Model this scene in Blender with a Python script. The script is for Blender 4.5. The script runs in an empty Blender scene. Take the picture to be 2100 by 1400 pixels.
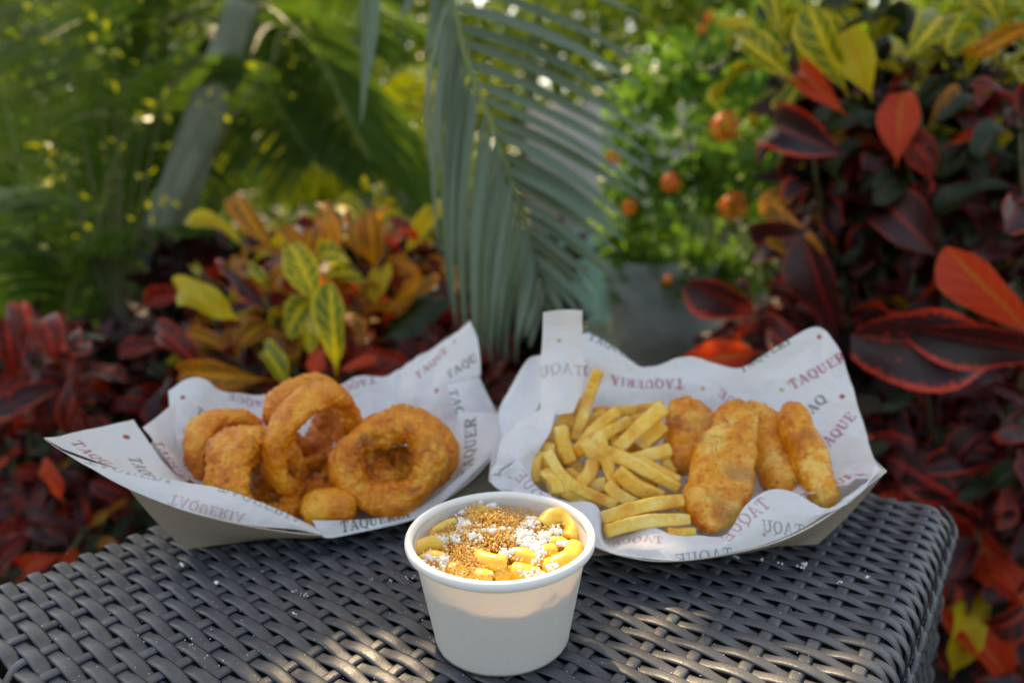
import bpy, math, random
import numpy as np
from mathutils import Vector, Matrix

random.seed(7)
rng = np.random.default_rng(7)
sc = bpy.context.scene
col = sc.collection
PI = math.pi

# ------------------------------------------------------------------ camera
TZ = 0.46                      # height of the table top
CZ = TZ + 0.230                # camera height
FPX, PITCH, ROLL, YAW = 1425.0, 0.22083, -0.01784, 0.906764
_cp, _sp, _cr, _sr = math.cos(PITCH), math.sin(PITCH), math.cos(ROLL), math.sin(ROLL)
FW = np.array([0, _cp, -_sp]); _U0 = np.array([0, _sp, _cp]); _R0 = np.array([1.0, 0, 0])
RT = _cr * _R0 + _sr * _U0
UP = -_sr * _R0 + _cr * _U0
CAM = np.array([0, 0, CZ])
cd = bpy.data.cameras.new('camera')
cam = bpy.data.objects.new('camera', cd)
col.objects.link(cam)
cam.matrix_world = Matrix(((RT[0], UP[0], -FW[0], 0), (RT[1], UP[1], -FW[1], 0), (RT[2], UP[2], -FW[2], CZ), (0, 0, 0, 1)))
cd.sensor_width = 36.0
cd.lens = FPX / 2100 * 36
cd.clip_start = 0.02
cd.clip_end = 400
cd.dof.use_dof = True
cd.dof.focus_distance = 0.352
cd.dof.aperture_fstop = 4.2
sc.camera = cam

# ------------------------------------------------------------------ light
SUN = np.array([-0.16, 0.62, 0.77]); SUN /= np.linalg.norm(SUN)
SUN_EL = math.asin(SUN[2]); SUN_AZ = math.atan2(SUN[0], SUN[1])
w = bpy.data.worlds.new('World'); sc.world = w; w.use_nodes = True
nt = w.node_tree; nt.nodes.clear()
sky = nt.nodes.new('ShaderNodeTexSky'); sky.sky_type = 'NISHITA'; sky.sun_disc = False
sky.sun_elevation = SUN_EL; sky.sun_rotation = SUN_AZ; sky.air_density = 1.0; sky.dust_density = 2.0
bg = nt.nodes.new('ShaderNodeBackground'); bg.inputs['Strength'].default_value = 0.13
out = nt.nodes.new('ShaderNodeOutputWorld')
nt.links.new(sky.outputs[0], bg.inputs[0]); nt.links.new(bg.outputs[0], out.inputs[0])
sl = bpy.data.lights.new('sun', 'SUN'); sl.energy = 2.4; sl.angle = math.radians(0.5); sl.color = (1, 0.86, 0.68)
so = bpy.data.objects.new('sun', sl); col.objects.link(so)
so.rotation_euler = Vector(SUN).to_track_quat('Z', 'Y').to_euler()
so.location = (0, 0, 8)
sc.view_settings.view_transform = 'Standard'; sc.view_settings.look = 'None'
sc.view_settings.gamma = 1; sc.view_settings.use_curve_mapping = False
sc.view_settings.exposure = 1.62
sc.view_settings.use_white_balance = True
sc.view_settings.white_balance_temperature = 9000
sc.view_settings.white_balance_tint = 10
sc.cycles.use_denoising = True
sc.cycles.max_bounces = 8; sc.cycles.transparent_max_bounces = 8
sc.cycles.caustics_reflective = False; sc.cycles.caustics_refractive = False
sc.cycles.sample_clamp_indirect = 4.0

# ------------------------------------------------------------------ helpers
def ray(px, py):
    d = (px - 1050) * RT - (py - 700) * UP + FPX * FW
    return d
def at(px, py, y):
    d = ray(px, py); return CAM + d * (y / d[1])
def atz(px, py, z):
    d = ray(px, py); return CAM + d * ((z + TZ - CZ) / d[2])
def proj(P):
    Q = np.asarray(P) - CAM
    zc = Q @ FW
    return np.stack([1050 + FPX * (Q @ RT) / zc, 700 - FPX * (Q @ UP) / zc], -1)
def unit(v):
    v = np.asarray(v, float); return v / (np.linalg.norm(v) + 1e-12)
TOC = lambda p: unit(CAM - np.asarray(p))

def _hash(ix, iy, iz, s):
    h = (ix.astype(np.int64) * 374761393 + iy.astype(np.int64) * 668265263 + iz.astype(np.int64) * 2147483647 + s * 974634777) & 0xffffffff
    h = ((h ^ (h >> 13)) * 1274126177) & 0xffffffff
    h = h ^ (h >> 16)
    return (h & 0xffff) / 32767.5 - 1.0
def noise(P, scale, seed=0):
    Q = np.asarray(P, float) * scale + 100.3
    i = np.floor(Q).astype(np.int64); f = Q - i; f = f * f * (3 - 2 * f)
    r = 0
    for dx in (0, 1):
        for dy in (0, 1):
            for dz in (0, 1):
                wgt = (f[..., 0] if dx else 1 - f[..., 0]) * (f[..., 1] if dy else 1 - f[..., 1]) * (f[..., 2] if dz else 1 - f[..., 2])
                r = r + wgt * _hash(i[..., 0] + dx, i[..., 1] + dy, i[..., 2] + dz, seed)
    return r

def mesh_np(name, V, F, smooth=True):
    me = bpy.data.meshes.new(name)
    V = np.asarray(V, np.float32); F = np.asarray(F, np.int32); k = F.shape[1]
    me.vertices.add(len(V)); me.vertices.foreach_set('co', V.ravel())
    me.loops.add(F.size); me.loops.foreach_set('vertex_index', F.ravel())
    me.polygons.add(len(F)); me.polygons.foreach_set('loop_start', np.arange(0, F.size, k, dtype=np.int32))
    if smooth: me.polygons.foreach_set('use_smooth', np.ones(len(F), bool))
    me.update(calc_edges=True); me.validate()
    return me
def add_attr(me, name, A):
    A = np.asarray(A, np.float32)
    if A.shape[1] == 3: A = np.c_[A, np.ones(len(A), np.float32)]
    a = me.attributes.new(name, 'FLOAT_COLOR', 'POINT'); a.data.foreach_set('color', A.ravel())
def obj(name, me, mat=None, parent=None, loc=None):
    o = bpy.data.objects.new(name, me); col.objects.link(o)
    if mat is not None and me is not None:
        mats = mat if isinstance(mat, (list, tuple)) else [mat]
        if len(me.materials) == 0:
            for m in mats: me.materials.append(m)
    if parent is not None: o.parent = parent
    if loc is not None: o.location = loc
    return o
def tag(o, label=None, cat=None, group=None, kind=None):
    if label: o['label'] = label
    if cat: o['category'] = cat
    if group: o['group'] = group
    if kind: o['kind'] = kind
    return o
def empty(name, loc=(0, 0, 0)):
    o = bpy.data.objects.new(name, None); col.objects.link(o); o.location = tuple(float(c) for c in loc); o.empty_display_size = 0.02
    return o
def child(name, V, F, mat, root, smooth=True, attr=None):
    """mesh given in world space, parented to a root that is only translated"""
    V = np.asarray(V, float) - np.array(root.location)
    me = mesh_np(name, V, F, smooth)
    if attr:
        for k, a in attr.items(): add_attr(me, k, a)
    return obj(name, me, mat, root)
def base_of(V):
    V = np.asarray(V); return np.array([V[:, 0].mean(), V[:, 1].mean(), V[:, 2].min()])
def solo(name, V, F, mat, smooth=True, attr=None):
    c = base_of(V); me = mesh_np(name, np.asarray(V) - c, F, smooth)
    if attr:
        for k, a in attr.items(): add_attr(me, k, a)
    return obj(name, me, mat, None, tuple(c))

def grid_faces(n, m, wrap_m=False, off=0):
    mm = m if wrap_m else m - 1
    i, j = np.meshgrid(np.arange(n - 1), np.arange(mm), indexing='ij'); j2 = (j + 1) % m
    return (np.stack([i * m + j, (i + 1) * m + j, (i + 1) * m + j2, i * m + j2], -1).reshape(-1, 4) + off)
def normals_grid(P, wrap=False):
    du = np.gradient(P, axis=0)
    if wrap:
        dv = (np.roll(P, -1, 1) - np.roll(P, 1, 1)) / 2
    else: dv = np.gradient(P, axis=1)
    n = np.cross(du, dv); return n / (np.linalg.norm(n, axis=-1, keepdims=True) + 1e-15)
def resample(C, n):
    """Catmull-Rom along axis 0 to n samples"""
    C = np.asarray(C, float); k = len(C)
    if k == 2:
        t = np.linspace(0, 1, n)[(...,) + (None,) * (C.ndim - 1)]; return C[0] * (1 - t) + C[1] * t
    E = np.concatenate([[2 * C[0] - C[1]], C, [2 * C[-1] - C[-2]]])
    t = np.linspace(0, k - 1, n); i = np.minimum(t.astype(int), k - 2); f = (t - i)[(...,) + (None,) * (C.ndim - 1)]
    a, b, c, d = E[i], E[i + 1], E[i + 2], E[i + 3]
    return 0.5 * (2 * b + (c - a) * f + (2 * a - 5 * b + 4 * c - d) * f ** 2 + (3 * b - a - 3 * c + d) * f ** 3)
def tube(path, wv, hv, hint, n=24, seg=14, power=2.0, closed_ends=True, taper=None):
    """tube along path; wv half width (across hint), hv half thickness (along hint)"""
    P = resample(path, n); W = resample(np.asarray(wv, float)[:, None], n)[:, 0] if np.ndim(wv) else np.full(n, wv)
    H = resample(np.asarray(hv, float)[:, None], n)[:, 0] if np.ndim(hv) else np.full(n, hv)
    T = np.gradient(P, axis=0); T /= np.linalg.norm(T, axis=1, keepdims=True)
    hint = np.asarray(hint, float)
    N = hint - (T @ hint)[:, None] * T if hint.ndim == 1 else hint - (T * hint).sum(1, keepdims=True) * T
    N /= np.linalg.norm(N, axis=1, keepdims=True); B = np.cross(T, N)
    a = np.linspace(0, 2 * PI, seg, endpoint=False) + PI / seg
    ca, sa = np.cos(a), np.sin(a)
    cx = np.sign(ca) * np.abs(ca) ** (2 / power); cy = np.sign(sa) * np.abs(sa) ** (2 / power)
    G = P[:, None] + B[:, None] * (W[:, None] * cx[None])[..., None] + N[:, None] * (H[:, None] * cy[None])[..., None]
    V = G.reshape(-1, 3); F = [grid_faces(n, seg, True)]
    if closed_ends:
        V = np.concatenate([V, [P[0], P[-1]]]); o = n * seg
        j = np.arange(seg); j2 = (j + 1) % seg
        F.append(np.stack([j, j2, np.full(seg, o), np.full(seg, o)], -1)); F.append(np.stack([(n - 1) * seg + j2, (n - 1) * seg + j, np.full(seg, o + 1), np.full(seg, o + 1)], -1))
    return V, np.concatenate(F), G
def fix_tris(F):
    """quads with a doubled last index -> keep as separate tri list"""
    t = F[:, 2] == F[:, 3]
    return F[~t], F[t][:, :3]
def mesh_qt(name, V, F, smooth=True):
    Q, T = fix_tris(np.asarray(F)); me = bpy.data.meshes.new(name)
    V = np.asarray(V, np.float32)
    me.vertices.add(len(V)); me.vertices.foreach_set('co', V.ravel())
    me.loops.add(Q.size + T.size); me.loops.foreach_set('vertex_index', np.r_[Q.ravel(), T.ravel()].astype(np.int32))
    me.polygons.add(len(Q) + len(T))
    me.polygons.foreach_set('loop_start', np.r_[np.arange(len(Q)) * 4, Q.size + np.arange(len(T)) * 3].astype(np.int32))
    if smooth: me.polygons.foreach_set('use_smooth', np.ones(len(Q) + len(T), bool))
    me.update(calc_edges=True); me.validate()
    return me
def solo_qt(name, V, F, mat, smooth=True):
    c = base_of(V); return obj(name, mesh_qt(name, V - c, F, smooth), mat, None, tuple(c))
def child_qt(name, V, F, mat, root, smooth=True):
    return obj(name, mesh_qt(name, V - np.array(root.location), F, smooth), mat, root)
def box(V0, V1):
    x0, y0, z0 = V0; x1, y1, z1 = V1
    V = np.array([[x, y, z] for x in (x0, x1) for y in (y0, y1) for z in (z0, z1)], float)
    F = np.array([[0, 1, 3, 2], [4, 6, 7, 5], [0, 4, 5, 1], [2, 3, 7, 6], [0, 2, 6, 4], [1, 5, 7, 3]])
    return V, F

# ------------------------------------------------------------------ materials
class M:
    def __init__(s, name, base=(0.5, 0.5, 0.5), rough=0.6, spec=0.5, **kw):
        s.m = bpy.data.materials.new(name); s.m.use_nodes = True; s.t = s.m.node_tree
        s.b = s.t.nodes['Principled BSDF']; s.o = s.t.nodes['Material Output']
        s.b.inputs['Base Color'].default_value = (*base, 1); s.b.inputs['Roughness'].default_value = rough
        s.b.inputs['Specular IOR Level'].default_value = spec
        for k, v in kw.items(): s.b.inputs[k.replace('_', ' ')].default_value = v
    def n(s, t, **kw):
        nd = s.t.nodes.new('ShaderNode' + t)
        for k, v in kw.items():
            if hasattr(nd, k): setattr(nd, k, v)
            else: nd.inputs[k.replace('_', ' ')].default_value = v
        return nd
    def l(s, a, b): s.t.links.new(a, b)
    def coords(s, kind='Object'): return s.n('TexCoord').outputs[kind]
    def noise(s, scale, detail=3, vec=None, rough=0.6, dist=0.0):
        nd = s.n('TexNoise'); nd.inputs['Scale'].default_value = scale; nd.inputs['Detail'].default_value = detail
        nd.inputs['Roughness'].default_value = rough; nd.inputs['Distortion'].default_value = dist
        s.l(vec if vec is not None else s.coords(), nd.inputs['Vector']); return nd.outputs['Fac']
    def ramp(s, fac, stops):
        r = s.n('ValToRGB'); e = r.color_ramp.elements
        while len(e) < len(stops): e.new(0.5)
        for el, (p, c) in zip(e, stops): el.position = p; el.color = (*c, 1) if len(c) == 3 else c
        s.l(fac, r.inputs[0]); return r.outputs[0]
    def math(s, op, a, b=None, clamp=False):
        nd = s.n('Math'); nd.operation = op; nd.use_clamp = clamp
        for i, x in enumerate((a, b)):
            if x is None: continue
            if isinstance(x, (int, float)): nd.inputs[i].default_value = x
            else: s.l(x, nd.inputs[i])
        return nd.outputs[0]
    def mix(s, fac, a, b, mode='MIX'):
        nd = s.n('MixRGB'); nd.blend_type = mode
        for i, x in ((0, fac), (1, a), (2, b)):
            if isinstance(x, (int, float)): nd.inputs[i].default_value = x
            elif isinstance(x, tuple): nd.inputs[i].default_value = (*x, 1)
            else: s.l(x, nd.inputs[i])
        return nd.outputs[0]
    def bump(s, h, strength=0.4, dist=0.001):
        nd = s.n('Bump'); nd.inputs['Strength'].default_value = strength; nd.inputs['Distance'].default_value = dist
        s.l(h, nd.inputs['Height']); s.l(nd.outputs[0], s.b.inputs['Normal']); return nd
    def color(s, c): s.l(c, s.b.inputs['Base Color'])
    def translucent(s, c, fac):
        tr = s.n('BsdfTranslucent'); mx = s.n('MixShader'); mx.inputs[0].default_value = fac
        if isinstance(c, tuple): tr.inputs[0].default_value = (*c, 1)
        else: s.l(c, tr.inputs[0])
        s.l(s.b.outputs[0], mx.inputs[1]); s.l(tr.outputs[0], mx.inputs[2]); s.l(mx.outputs[0], s.o.inputs[0])
    def rand(s): return s.n('ObjectInfo').outputs['Random']
    def attr(s, name):
        nd = s.n('Attribute'); nd.attribute_name = name; return nd

# wicker
m = M('dark_grey_wicker', (0.05, 0.055, 0.065), 0.36, 0.5)
a = m.noise(60, 4); b2 = m.noise(420, 4, dist=1.0)
m.color(m.mix(m.rand(), m.ramp(a, [(0.3, (0.062, 0.066, 0.072)), (0.7, (0.115, 0.12, 0.128))]), m.ramp(a, [(0.3, (0.050, 0.055, 0.066)), (0.7, (0.095, 0.098, 0.107))])))
m.l(m.ramp(m.noise(90, 3), [(0.3, (0.30,) * 3), (0.75, (0.5,) * 3)]), m.b.inputs['Roughness'])
m.bump(m.mix(0.5, b2, m.noise(1100, 2)), 0.55, 0.0006)
WICKER = m.m
VOID_LEG_M = M('table_void_and_leg_dark', (0.012, 0.012, 0.013), 0.7).m  # near-black for the shade in the void under the weave, also on the legs

# kraft board, white inside
def kraft():
    m = M('kraft_board', (0.3, 0.24, 0.18), 0.8, 0.25)
    g = m.n('NewGeometry').outputs['Backfacing']
    f = m.noise(700, 3); f2 = m.noise(60, 3)
    br = m.mix(f2, m.ramp(f, [(0.3, (0.26, 0.215, 0.165)), (0.7, (0.38, 0.325, 0.26))]), (0.30, 0.25, 0.195))
    m.color(m.mix(g, br, (0.80, 0.80, 0.79)))
    m.bump(f, 0.15, 0.0004)
    return m.m
KRAFT = kraft()
KEDGE = M('board_cut_edge', (0.72, 0.66, 0.58), 0.8).m

# liner paper: print in point attribute (r magenta, g green, b dot), paper two sided
m = M('greaseproof_paper', (0.8, 0.8, 0.8), 0.52, 0.35)
at_ = m.attr('print'); sp = m.n('SeparateColor'); m.l(at_.outputs['Color'], sp.inputs[0])
c = m.mix(sp.outputs[0], (0.83, 0.83, 0.845), (0.42, 0.035, 0.14))
c = m.mix(sp.outputs[1], c, (0.055, 0.085, 0.06))
c = m.mix(sp.outputs[2], c, (0.42, 0.05, 0.04))
c = m.mix(m.math('SUBTRACT', 1.0, at_.outputs['Alpha']), c, (0.5, 0.42, 0.06))
m.color(c)
vo = m.n('TexVoronoi'); vo.inputs['Scale'].default_value = 42; vo.inputs['Randomness'].default_value = 1
wn = m.n('TexNoise'); wn.inputs['Scale'].default_value = 18; m.l(m.coords(), wn.inputs['Vector']); vm = m.n('VectorMath'); vm.operation = 'MULTIPLY_ADD'
m.l(wn.outputs['Color'], vm.inputs[0]); vm.inputs[1].default_value = (.035, .035, .035); m.l(m.coords(), vm.inputs[2]); m.l(vm.outputs[0], vo.inputs['Vector'])
m.bump(m.math('ADD', m.math('MULTIPLY', m.noise(55, 5, dist=1.2), 0.5), m.math('ADD', vo.outputs['Distance'], m.math('MULTIPLY', m.noise(260, 3), 0.2))), 0.42, 0.006)
m.translucent(c, 0.22)
PAPER = m.m

def fried(name, lo, mid, hi, dark, sc_=1.0, dk=(0.62, 0.72)):
    m = M(name, mid, 0.36, 0.5)
    oc = m.coords()
    rnd = m.n('VectorMath'); rnd.operation = 'ADD'; m.l(oc, rnd.inputs[0])
    cmb = m.n('CombineXYZ'); r10 = m.math('MULTIPLY', m.rand(), 3.0); m.l(r10, cmb.inputs[0]); m.l(r10, cmb.inputs[2]); m.l(cmb.outputs[0], rnd.inputs[1])
    v = rnd.outputs[0]
    big = m.noise(55 * sc_, 4, v, 0.65, 0.4); fine = m.noise(420 * sc_, 3, v, 0.7)
    c = m.ramp(m.math('ADD', m.math('MULTIPLY', big, 0.75), m.math('MULTIPLY', fine, 0.25)), [(0.36, lo), (0.5, mid), (0.63, hi)])
    c = m.mix(m.math('MULTIPLY', m.rand(), 0.12 if 'fry' in name else 0.3), c, lo)
    d = m.ramp(m.noise(95 * sc_, 5, v, 0.75, 0.8), [(dk[0], (0, 0, 0)), (dk[1], (1, 1, 1))])
    c = m.mix(d, c, dark)
    cr = m.attr('crisp'); m.color(m.mix(cr.outputs['Fac'], c, dark))
    m.bump(m.mix(0.5, fine, m.noise(900 * sc_, 2, v)), 0.8, 0.0016)
    m.b.inputs['Subsurface Weight'].default_value = 0.05
    m.b.inputs['Subsurface Radius'].default_value = (0.004, 0.0015, 0.0005); m.b.inputs['Subsurface Scale'].default_value = 1.0
    return m.m
RING_M = fried('onion_ring_batter', (0.60, 0.125, 0.003), (0.90, 0.29, 0.012), (0.98, 0.46, 0.045), (0.30, 0.055, 0.004), 1.0, (0.60, 0.74))
TENDER_M = fried('chicken_crust', (0.62, 0.14, 0.004), (0.92, 0.35, 0.018), (0.98, 0.64, 0.15), (0.34, 0.06, 0.004), 0.8, (0.55, 0.70))
FRY_M = fried('potato_fry', (0.84, 0.35, 0.02), (0.98, 0.60, 0.09), (0.99, 0.76, 0.26), (0.62, 0.17, 0.008), 0.7, (0.60, 0.80))

m = M('cup_board', (0.84, 0.83, 0.80), 0.42, 0.4)
c = m.ramp(m.noise(500, 3), [(0.3, (0.80, 0.79, 0.765)), (0.7, (0.86, 0.85, 0.83))]); m.color(c)
m.bump(m.noise(900, 2), 0.06, 0.0004); m.translucent((0.94, 0.87, 0.77), 0.30); CUP_M = m.m
m = M('cup_rim_board', (0.86, 0.85, 0.83), 0.4, 0.4); m.bump(m.noise(400, 2), 0.08, 0.0004); RIM_M = m.m
m = M('cheesy_macaroni', (0.86, 0.44, 0.025), 0.34, 0.5)
m.color(m.ramp(m.noise(90, 3), [(0.3, (0.86, 0.48, 0.035)), (0.7, (0.95, 0.64, 0.12))]))
m.b.inputs['Subsurface Weight'].default_value = 0.35; m.b.inputs['Subsurface Radius'].default_value = (0.006, 0.003, 0.0006); m.b.inputs['Subsurface Scale'].default_value = 1.0
m.b.inputs['Coat Weight'].default_value = 0.3; m.b.inputs['Coat Roughness'].default_value = 0.12
m.bump(m.noise(160, 2), 0.15, 0.001); MAC_M = m.m
m = M('cheese_sauce', (0.78, 0.36, 0.02), 0.22, 0.5); m.b.inputs['Coat Weight'].default_value = 0.3
m.color(m.ramp(m.noise(70, 3), [(0.3, (0.66, 0.25, 0.012)), (0.7, (0.84, 0.42, 0.03))])); m.bump(m.noise(200, 3), 0.3, 0.001); SAUCE_M = m.m
m = M('toasted_crumb', (0.5, 0.22, 0.05), 0.7, 0.3); cr = m.attr('tone')
m.color(m.ramp(cr.outputs['Fac'], [(0.0, (0.22, 0.07, 0.01)), (0.2, (0.62, 0.27, 0.04)), (0.6, (0.80, 0.43, 0.09)), (1.0, (0.90, 0.62, 0.22))]))
m.b.inputs['Subsurface Weight'].default_value = 0.1; m.b.inputs['Subsurface Radius'].default_value = (0.002, 0.001, 0.0003); CRUMB_M = m.m
m = M('white_cheese', (0.86, 0.83, 0.78), 0.6, 0.3); CHEESE_M = m.m

def leafmat(name, base, base2, vein, edge, blot=0.5, vw=0.06, ew=0.8, side=0.0, rough=0.32, tr=0.3, tint=None):
    """leaf colours follow the leaf's own veins and margin (attribute luv: across -1..1, along 0..1)"""
    m = M(name, base, rough, 0.36)
    A = m.attr('luv'); sp = m.n('SeparateColor'); m.l(A.outputs['Color'], sp.inputs[0])
    u = m.math('SUBTRACT', m.math('MULTIPLY', sp.outputs[0], 2.0), 1.0); au = m.math('ABSOLUTE', u)
    v = sp.outputs[1]
    oc = m.coords(); add = m.n('VectorMath'); add.operation = 'ADD'; m.l(oc, add.inputs[0])
    cmb = m.n('CombineXYZ'); m.l(m.math('MULTIPLY', m.rand(), 7.0), cmb.inputs[0]); m.l(cmb.outputs[0], add.inputs[1]); vec = add.outputs[0]
    nz = m.noise(45, 4, vec, 0.65, 0.5); nz2 = m.noise(110, 3, vec)
    c = m.mix(m.ramp(nz2, [(0.4, (0, 0, 0)), (0.6, (1, 1, 1))]), base, base2)
    wob = m.math('MULTIPLY', m.math('SUBTRACT', nz, 0.5), 0.9)
    mid = m.ramp(m.math('ADD', au, m.math('MULTIPLY', wob, 0.55)), [(vw, (1, 1, 1)), (vw + 0.10, (0, 0, 0))])
    edg = m.ramp(m.math('ADD', au, m.math('MULTIPLY', wob, 0.7)), [(ew, (0, 0, 0)), (min(ew + 0.12, 0.999), (1, 1, 1))])
    c = m.mix(mid, c, vein); c = m.mix(edg, c, edge)
    if side > 0:
        s_ = m.math('SINE', m.math('MULTIPLY', m.math('SUBTRACT', v, m.math('MULTIPLY', au, 0.22)), 42.0))
        s_ = m.ramp(m.math('ADD', s_, wob), [(0.72, (0, 0, 0)), (0.95, (1, 1, 1))])
        c = m.mix(m.math('MULTIPLY', s_, side), c, vein)
    bl = m.ramp(m.math('ADD', m.noise(28, 3, vec, 0.6), m.math('MULTIPLY', m.math('SUBTRACT', m.rand(), 0.5), 0.18)), [(0.70 - blot * 0.22, (0, 0, 0)), (0.78 - blot * 0.22, (1, 1, 1))])
    c = m.mix(bl, c, edge)
    m.color(c); m.bump(m.math('ADD', m.math('MULTIPLY', mid, -0.6), nz2), 0.4, 0.002)
    if tr > 0: m.translucent(m.mix(0.5, c, tint or edge), tr)
    return m.m
LM = {
 'maroon': leafmat('croton_leaf_maroon', (0.024, 0.010, 0.012), (0.05, 0.014, 0.014), (0.34, 0.015, 0.012), (0.42, 0.03, 0.014), 0.08, 0.02, 0.92, 0.12, tr=0.10, rough=0.2),
 'redvein': leafmat('croton_leaf_red_veined', (0.02, 0.012, 0.012), (0.05, 0.01, 0.01), (0.62, 0.035, 0.02), (0.60, 0.045, 0.015), 0.40, 0.05, 0.84, 0.45, tr=0.2),
 'green': leafmat('croton_leaf_dark_green', (0.010, 0.026, 0.013), (0.022, 0.05, 0.016), (0.10, 0.05, 0.02), (0.13, 0.02, 0.015), 0.05, 0.03, 0.93, 0.2, tr=0.12, rough=0.27, tint=(0.05, 0.15, 0.02)),
 'red': leafmat('croton_leaf_scarlet', (0.82, 0.055, 0.02), (0.70, 0.035, 0.015), (0.80, 0.22, 0.03), (0.85, 0.10, 0.03), 0.4, 0.04, 0.9, 0.35, tr=0.5),
 'yellow': leafmat('croton_leaf_yellow_green', (0.035, 0.11, 0.012), (0.10, 0.20, 0.015), (0.88, 0.64, 0.02), (0.85, 0.64, 0.03), 0.5, 0.12, 0.80, 0.8, tr=0.35, tint=(0.55, 0.50, 0.03)),
 'rededge': leafmat('croton_leaf_black_scarlet_edge', (0.018, 0.014, 0.017), (0.03, 0.018, 0.02), (0.30, 0.03, 0.02), (0.80, 0.05, 0.018), 0.30, 0.0, 0.82, 0.0, tr=0.10, rough=0.2),
 'gold': leafmat('croton_leaf_gold', (0.80, 0.56, 0.02), (0.45, 0.42, 0.02), (0.78, 0.40, 0.02), (0.80, 0.60, 0.04), 0.6, 0.06, 0.85, 0.3, tr=0.45),
 'orange': leafmat('croton_leaf_orange', (0.07, 0.09, 0.012), (0.34, 0.10, 0.01), (0.90, 0.40, 0.02), (0.85, 0.24, 0.02), 0.5, 0.12, 0.78, 0.6, tr=0.35, tint=(0.65, 0.28, 0.02)),
}
def greenleaf(name, a_, b_, rough=0.35, tr=0.35, tint=(0.25, 0.42, 0.03)):
    m = M(name, a_, rough, 0.3); c = m.mix(m.noise(9, 3), a_, b_)
    c = m.mix(m.math('MULTIPLY', m.rand(), 0.8), c, b_)
    m.color(c); m.translucent(m.mix(0.6, c, tint), tr); return m.m
PALM_M = greenleaf('palm_leaflet_grey_green', (0.075, 0.125, 0.07), (0.22, 0.29, 0.21), 0.42, 0.3, (0.16, 0.30, 0.08))
ARECA_M = greenleaf('areca_leaf_green', (0.035, 0.085, 0.012), (0.06, 0.13, 0.02), 0.45, 0.38, (0.18, 0.34, 0.025))
FAR_M = greenleaf('tree_leaf_green', (0.03, 0.09, 0.012), (0.07, 0.16, 0.02), 0.45, 0.42, (0.36, 0.52, 0.03))
LIME_M = greenleaf('sunny_leaf_yellow_green', (0.10, 0.20, 0.015), (0.22, 0.30, 0.02), 0.4, 0.4, (0.60, 0.60, 0.03))  # lighter leaf copy: background sunlight put into the yellow green colour
LANT_M = greenleaf('lantana_leaf_green', (0.05, 0.15, 0.02), (0.11, 0.26, 0.035), 0.5, 0.42, (0.26, 0.50, 0.05))
m = M('shaded_croton_leaf', (0.02, 0.012, 0.012), 0.5, 0.25); m.color(m.mix(m.ramp(m.noise(14, 3), [(0.45, (0, 0, 0)), (0.6, (1, 1, 1))]), (0.012, 0.016, 0.010), (0.07, 0.010, 0.009))); DARKLEAF = m.m  # deep shade inside the shrubs is put into this leaf colour
STEM_M = M('green_brown_stem', (0.10, 0.10, 0.04), 0.6).m
RACHIS_M = M('yellow_green_rachis', (0.22, 0.28, 0.08), 0.45).m
m = M('palm_trunk_bark', (0.2, 0.2, 0.17), 0.8)
m.color(m.ramp(m.noise(6, 5), [(0.3, (0.09, 0.12, 0.07)), (0.7, (0.30, 0.33, 0.25))])); BARK_M = m.m
m = M('mulch_soil', (0.03, 0.02, 0.014), 0.9)
m.color(m.ramp(m.noise(14, 6), [(0.35, (0.014, 0.010, 0.007)), (0.65, (0.07, 0.045, 0.028))])); m.bump(m.noise(40, 5), 1, 0.02); SOIL_M = m.m
m = M('grey_stone', (0.22, 0.25, 0.24), 0.85)
m.color(m.ramp(m.noise(7, 6), [(0.3, (0.20, 0.24, 0.20)), (0.7, (0.42, 0.45, 0.40))])); m.bump(m.noise(20, 6), 0.8, 0.02); STONE_M = m.m
m = M('pale_stucco', (0.5, 0.46, 0.42), 0.85); m.color(m.ramp(m.noise(3, 5), [(0.3, (0.36, 0.33, 0.31)), (0.7, (0.56, 0.52, 0.48))])); STUCCO_M = m.m
m = M('pool_water', (0.10, 0.42, 0.40), 0.35, 0.5); m.color(m.ramp(m.noise(5, 3), [(0.3, (0.12, 0.40, 0.40)), (0.7, (0.42, 0.68, 0.66))])); m.bump(m.noise(14, 3), 0.3, 0.02); WATER_M = m.m
m = M('orange_petal', (0.92, 0.24, 0.03), 0.5); m.translucent((0.95, 0.30, 0.04), 0.4); FLOWER_M = m.m

# ------------------------------------------------------------------ setting
V, F = box((-60, -30, -0.02), (60, 90, 0.0))
g_n = 90
gx, gy = np.meshgrid(np.linspace(-1, 1, g_n) ** 3 * 150, np.linspace(-0.35, 1, g_n) ** 3 * 160, indexing='ij')
G = np.stack([gx, gy, 0 * gx], -1); G[..., 2] = noise(G, 0.8, 3) * 0.02
o = obj('ground', mesh_np('ground', G.reshape(-1, 3), grid_faces(g_n, g_n)), SOIL_M); tag(o, kind='structure')

# leaf cluster meshes (many small leaves as one mesh)
def leaf_cloud(P, N, L, W, seed=0, bias=None):
    """diamond-shaped leaves (2 tris each folded) at points P, random orientation"""
    r = np.random.default_rng(seed); n = len(P)
    d = r.normal(size=(n, 3)); d /= np.linalg.norm(d, axis=1, keepdims=True)
    if bias is not None: d = d + np.array(bias); d /= np.linalg.norm(d, axis=1, keepdims=True)
    q = r.normal(size=(n, 3)); s = np.cross(d, q); s /= np.linalg.norm(s, axis=1, keepdims=True)
    LL = (L * r.uniform(.7, 1.3, n))[:, None]; WW = (W * r.uniform(.7, 1.3, n))[:, None]
    nn = np.cross(d, s)
    a0 = P; a1 = P + d * LL * .45 + s * WW * .5 + nn * WW * .12; a2 = P + d * LL - nn * LL * .12; a3 = P + d * LL * .45 - s * WW * .5 + nn * WW * .12
    V = np.stack([a0, a1, a2, a3], 1).reshape(-1, 3); F = np.arange(4 * n).reshape(n, 4); return V, F

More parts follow.
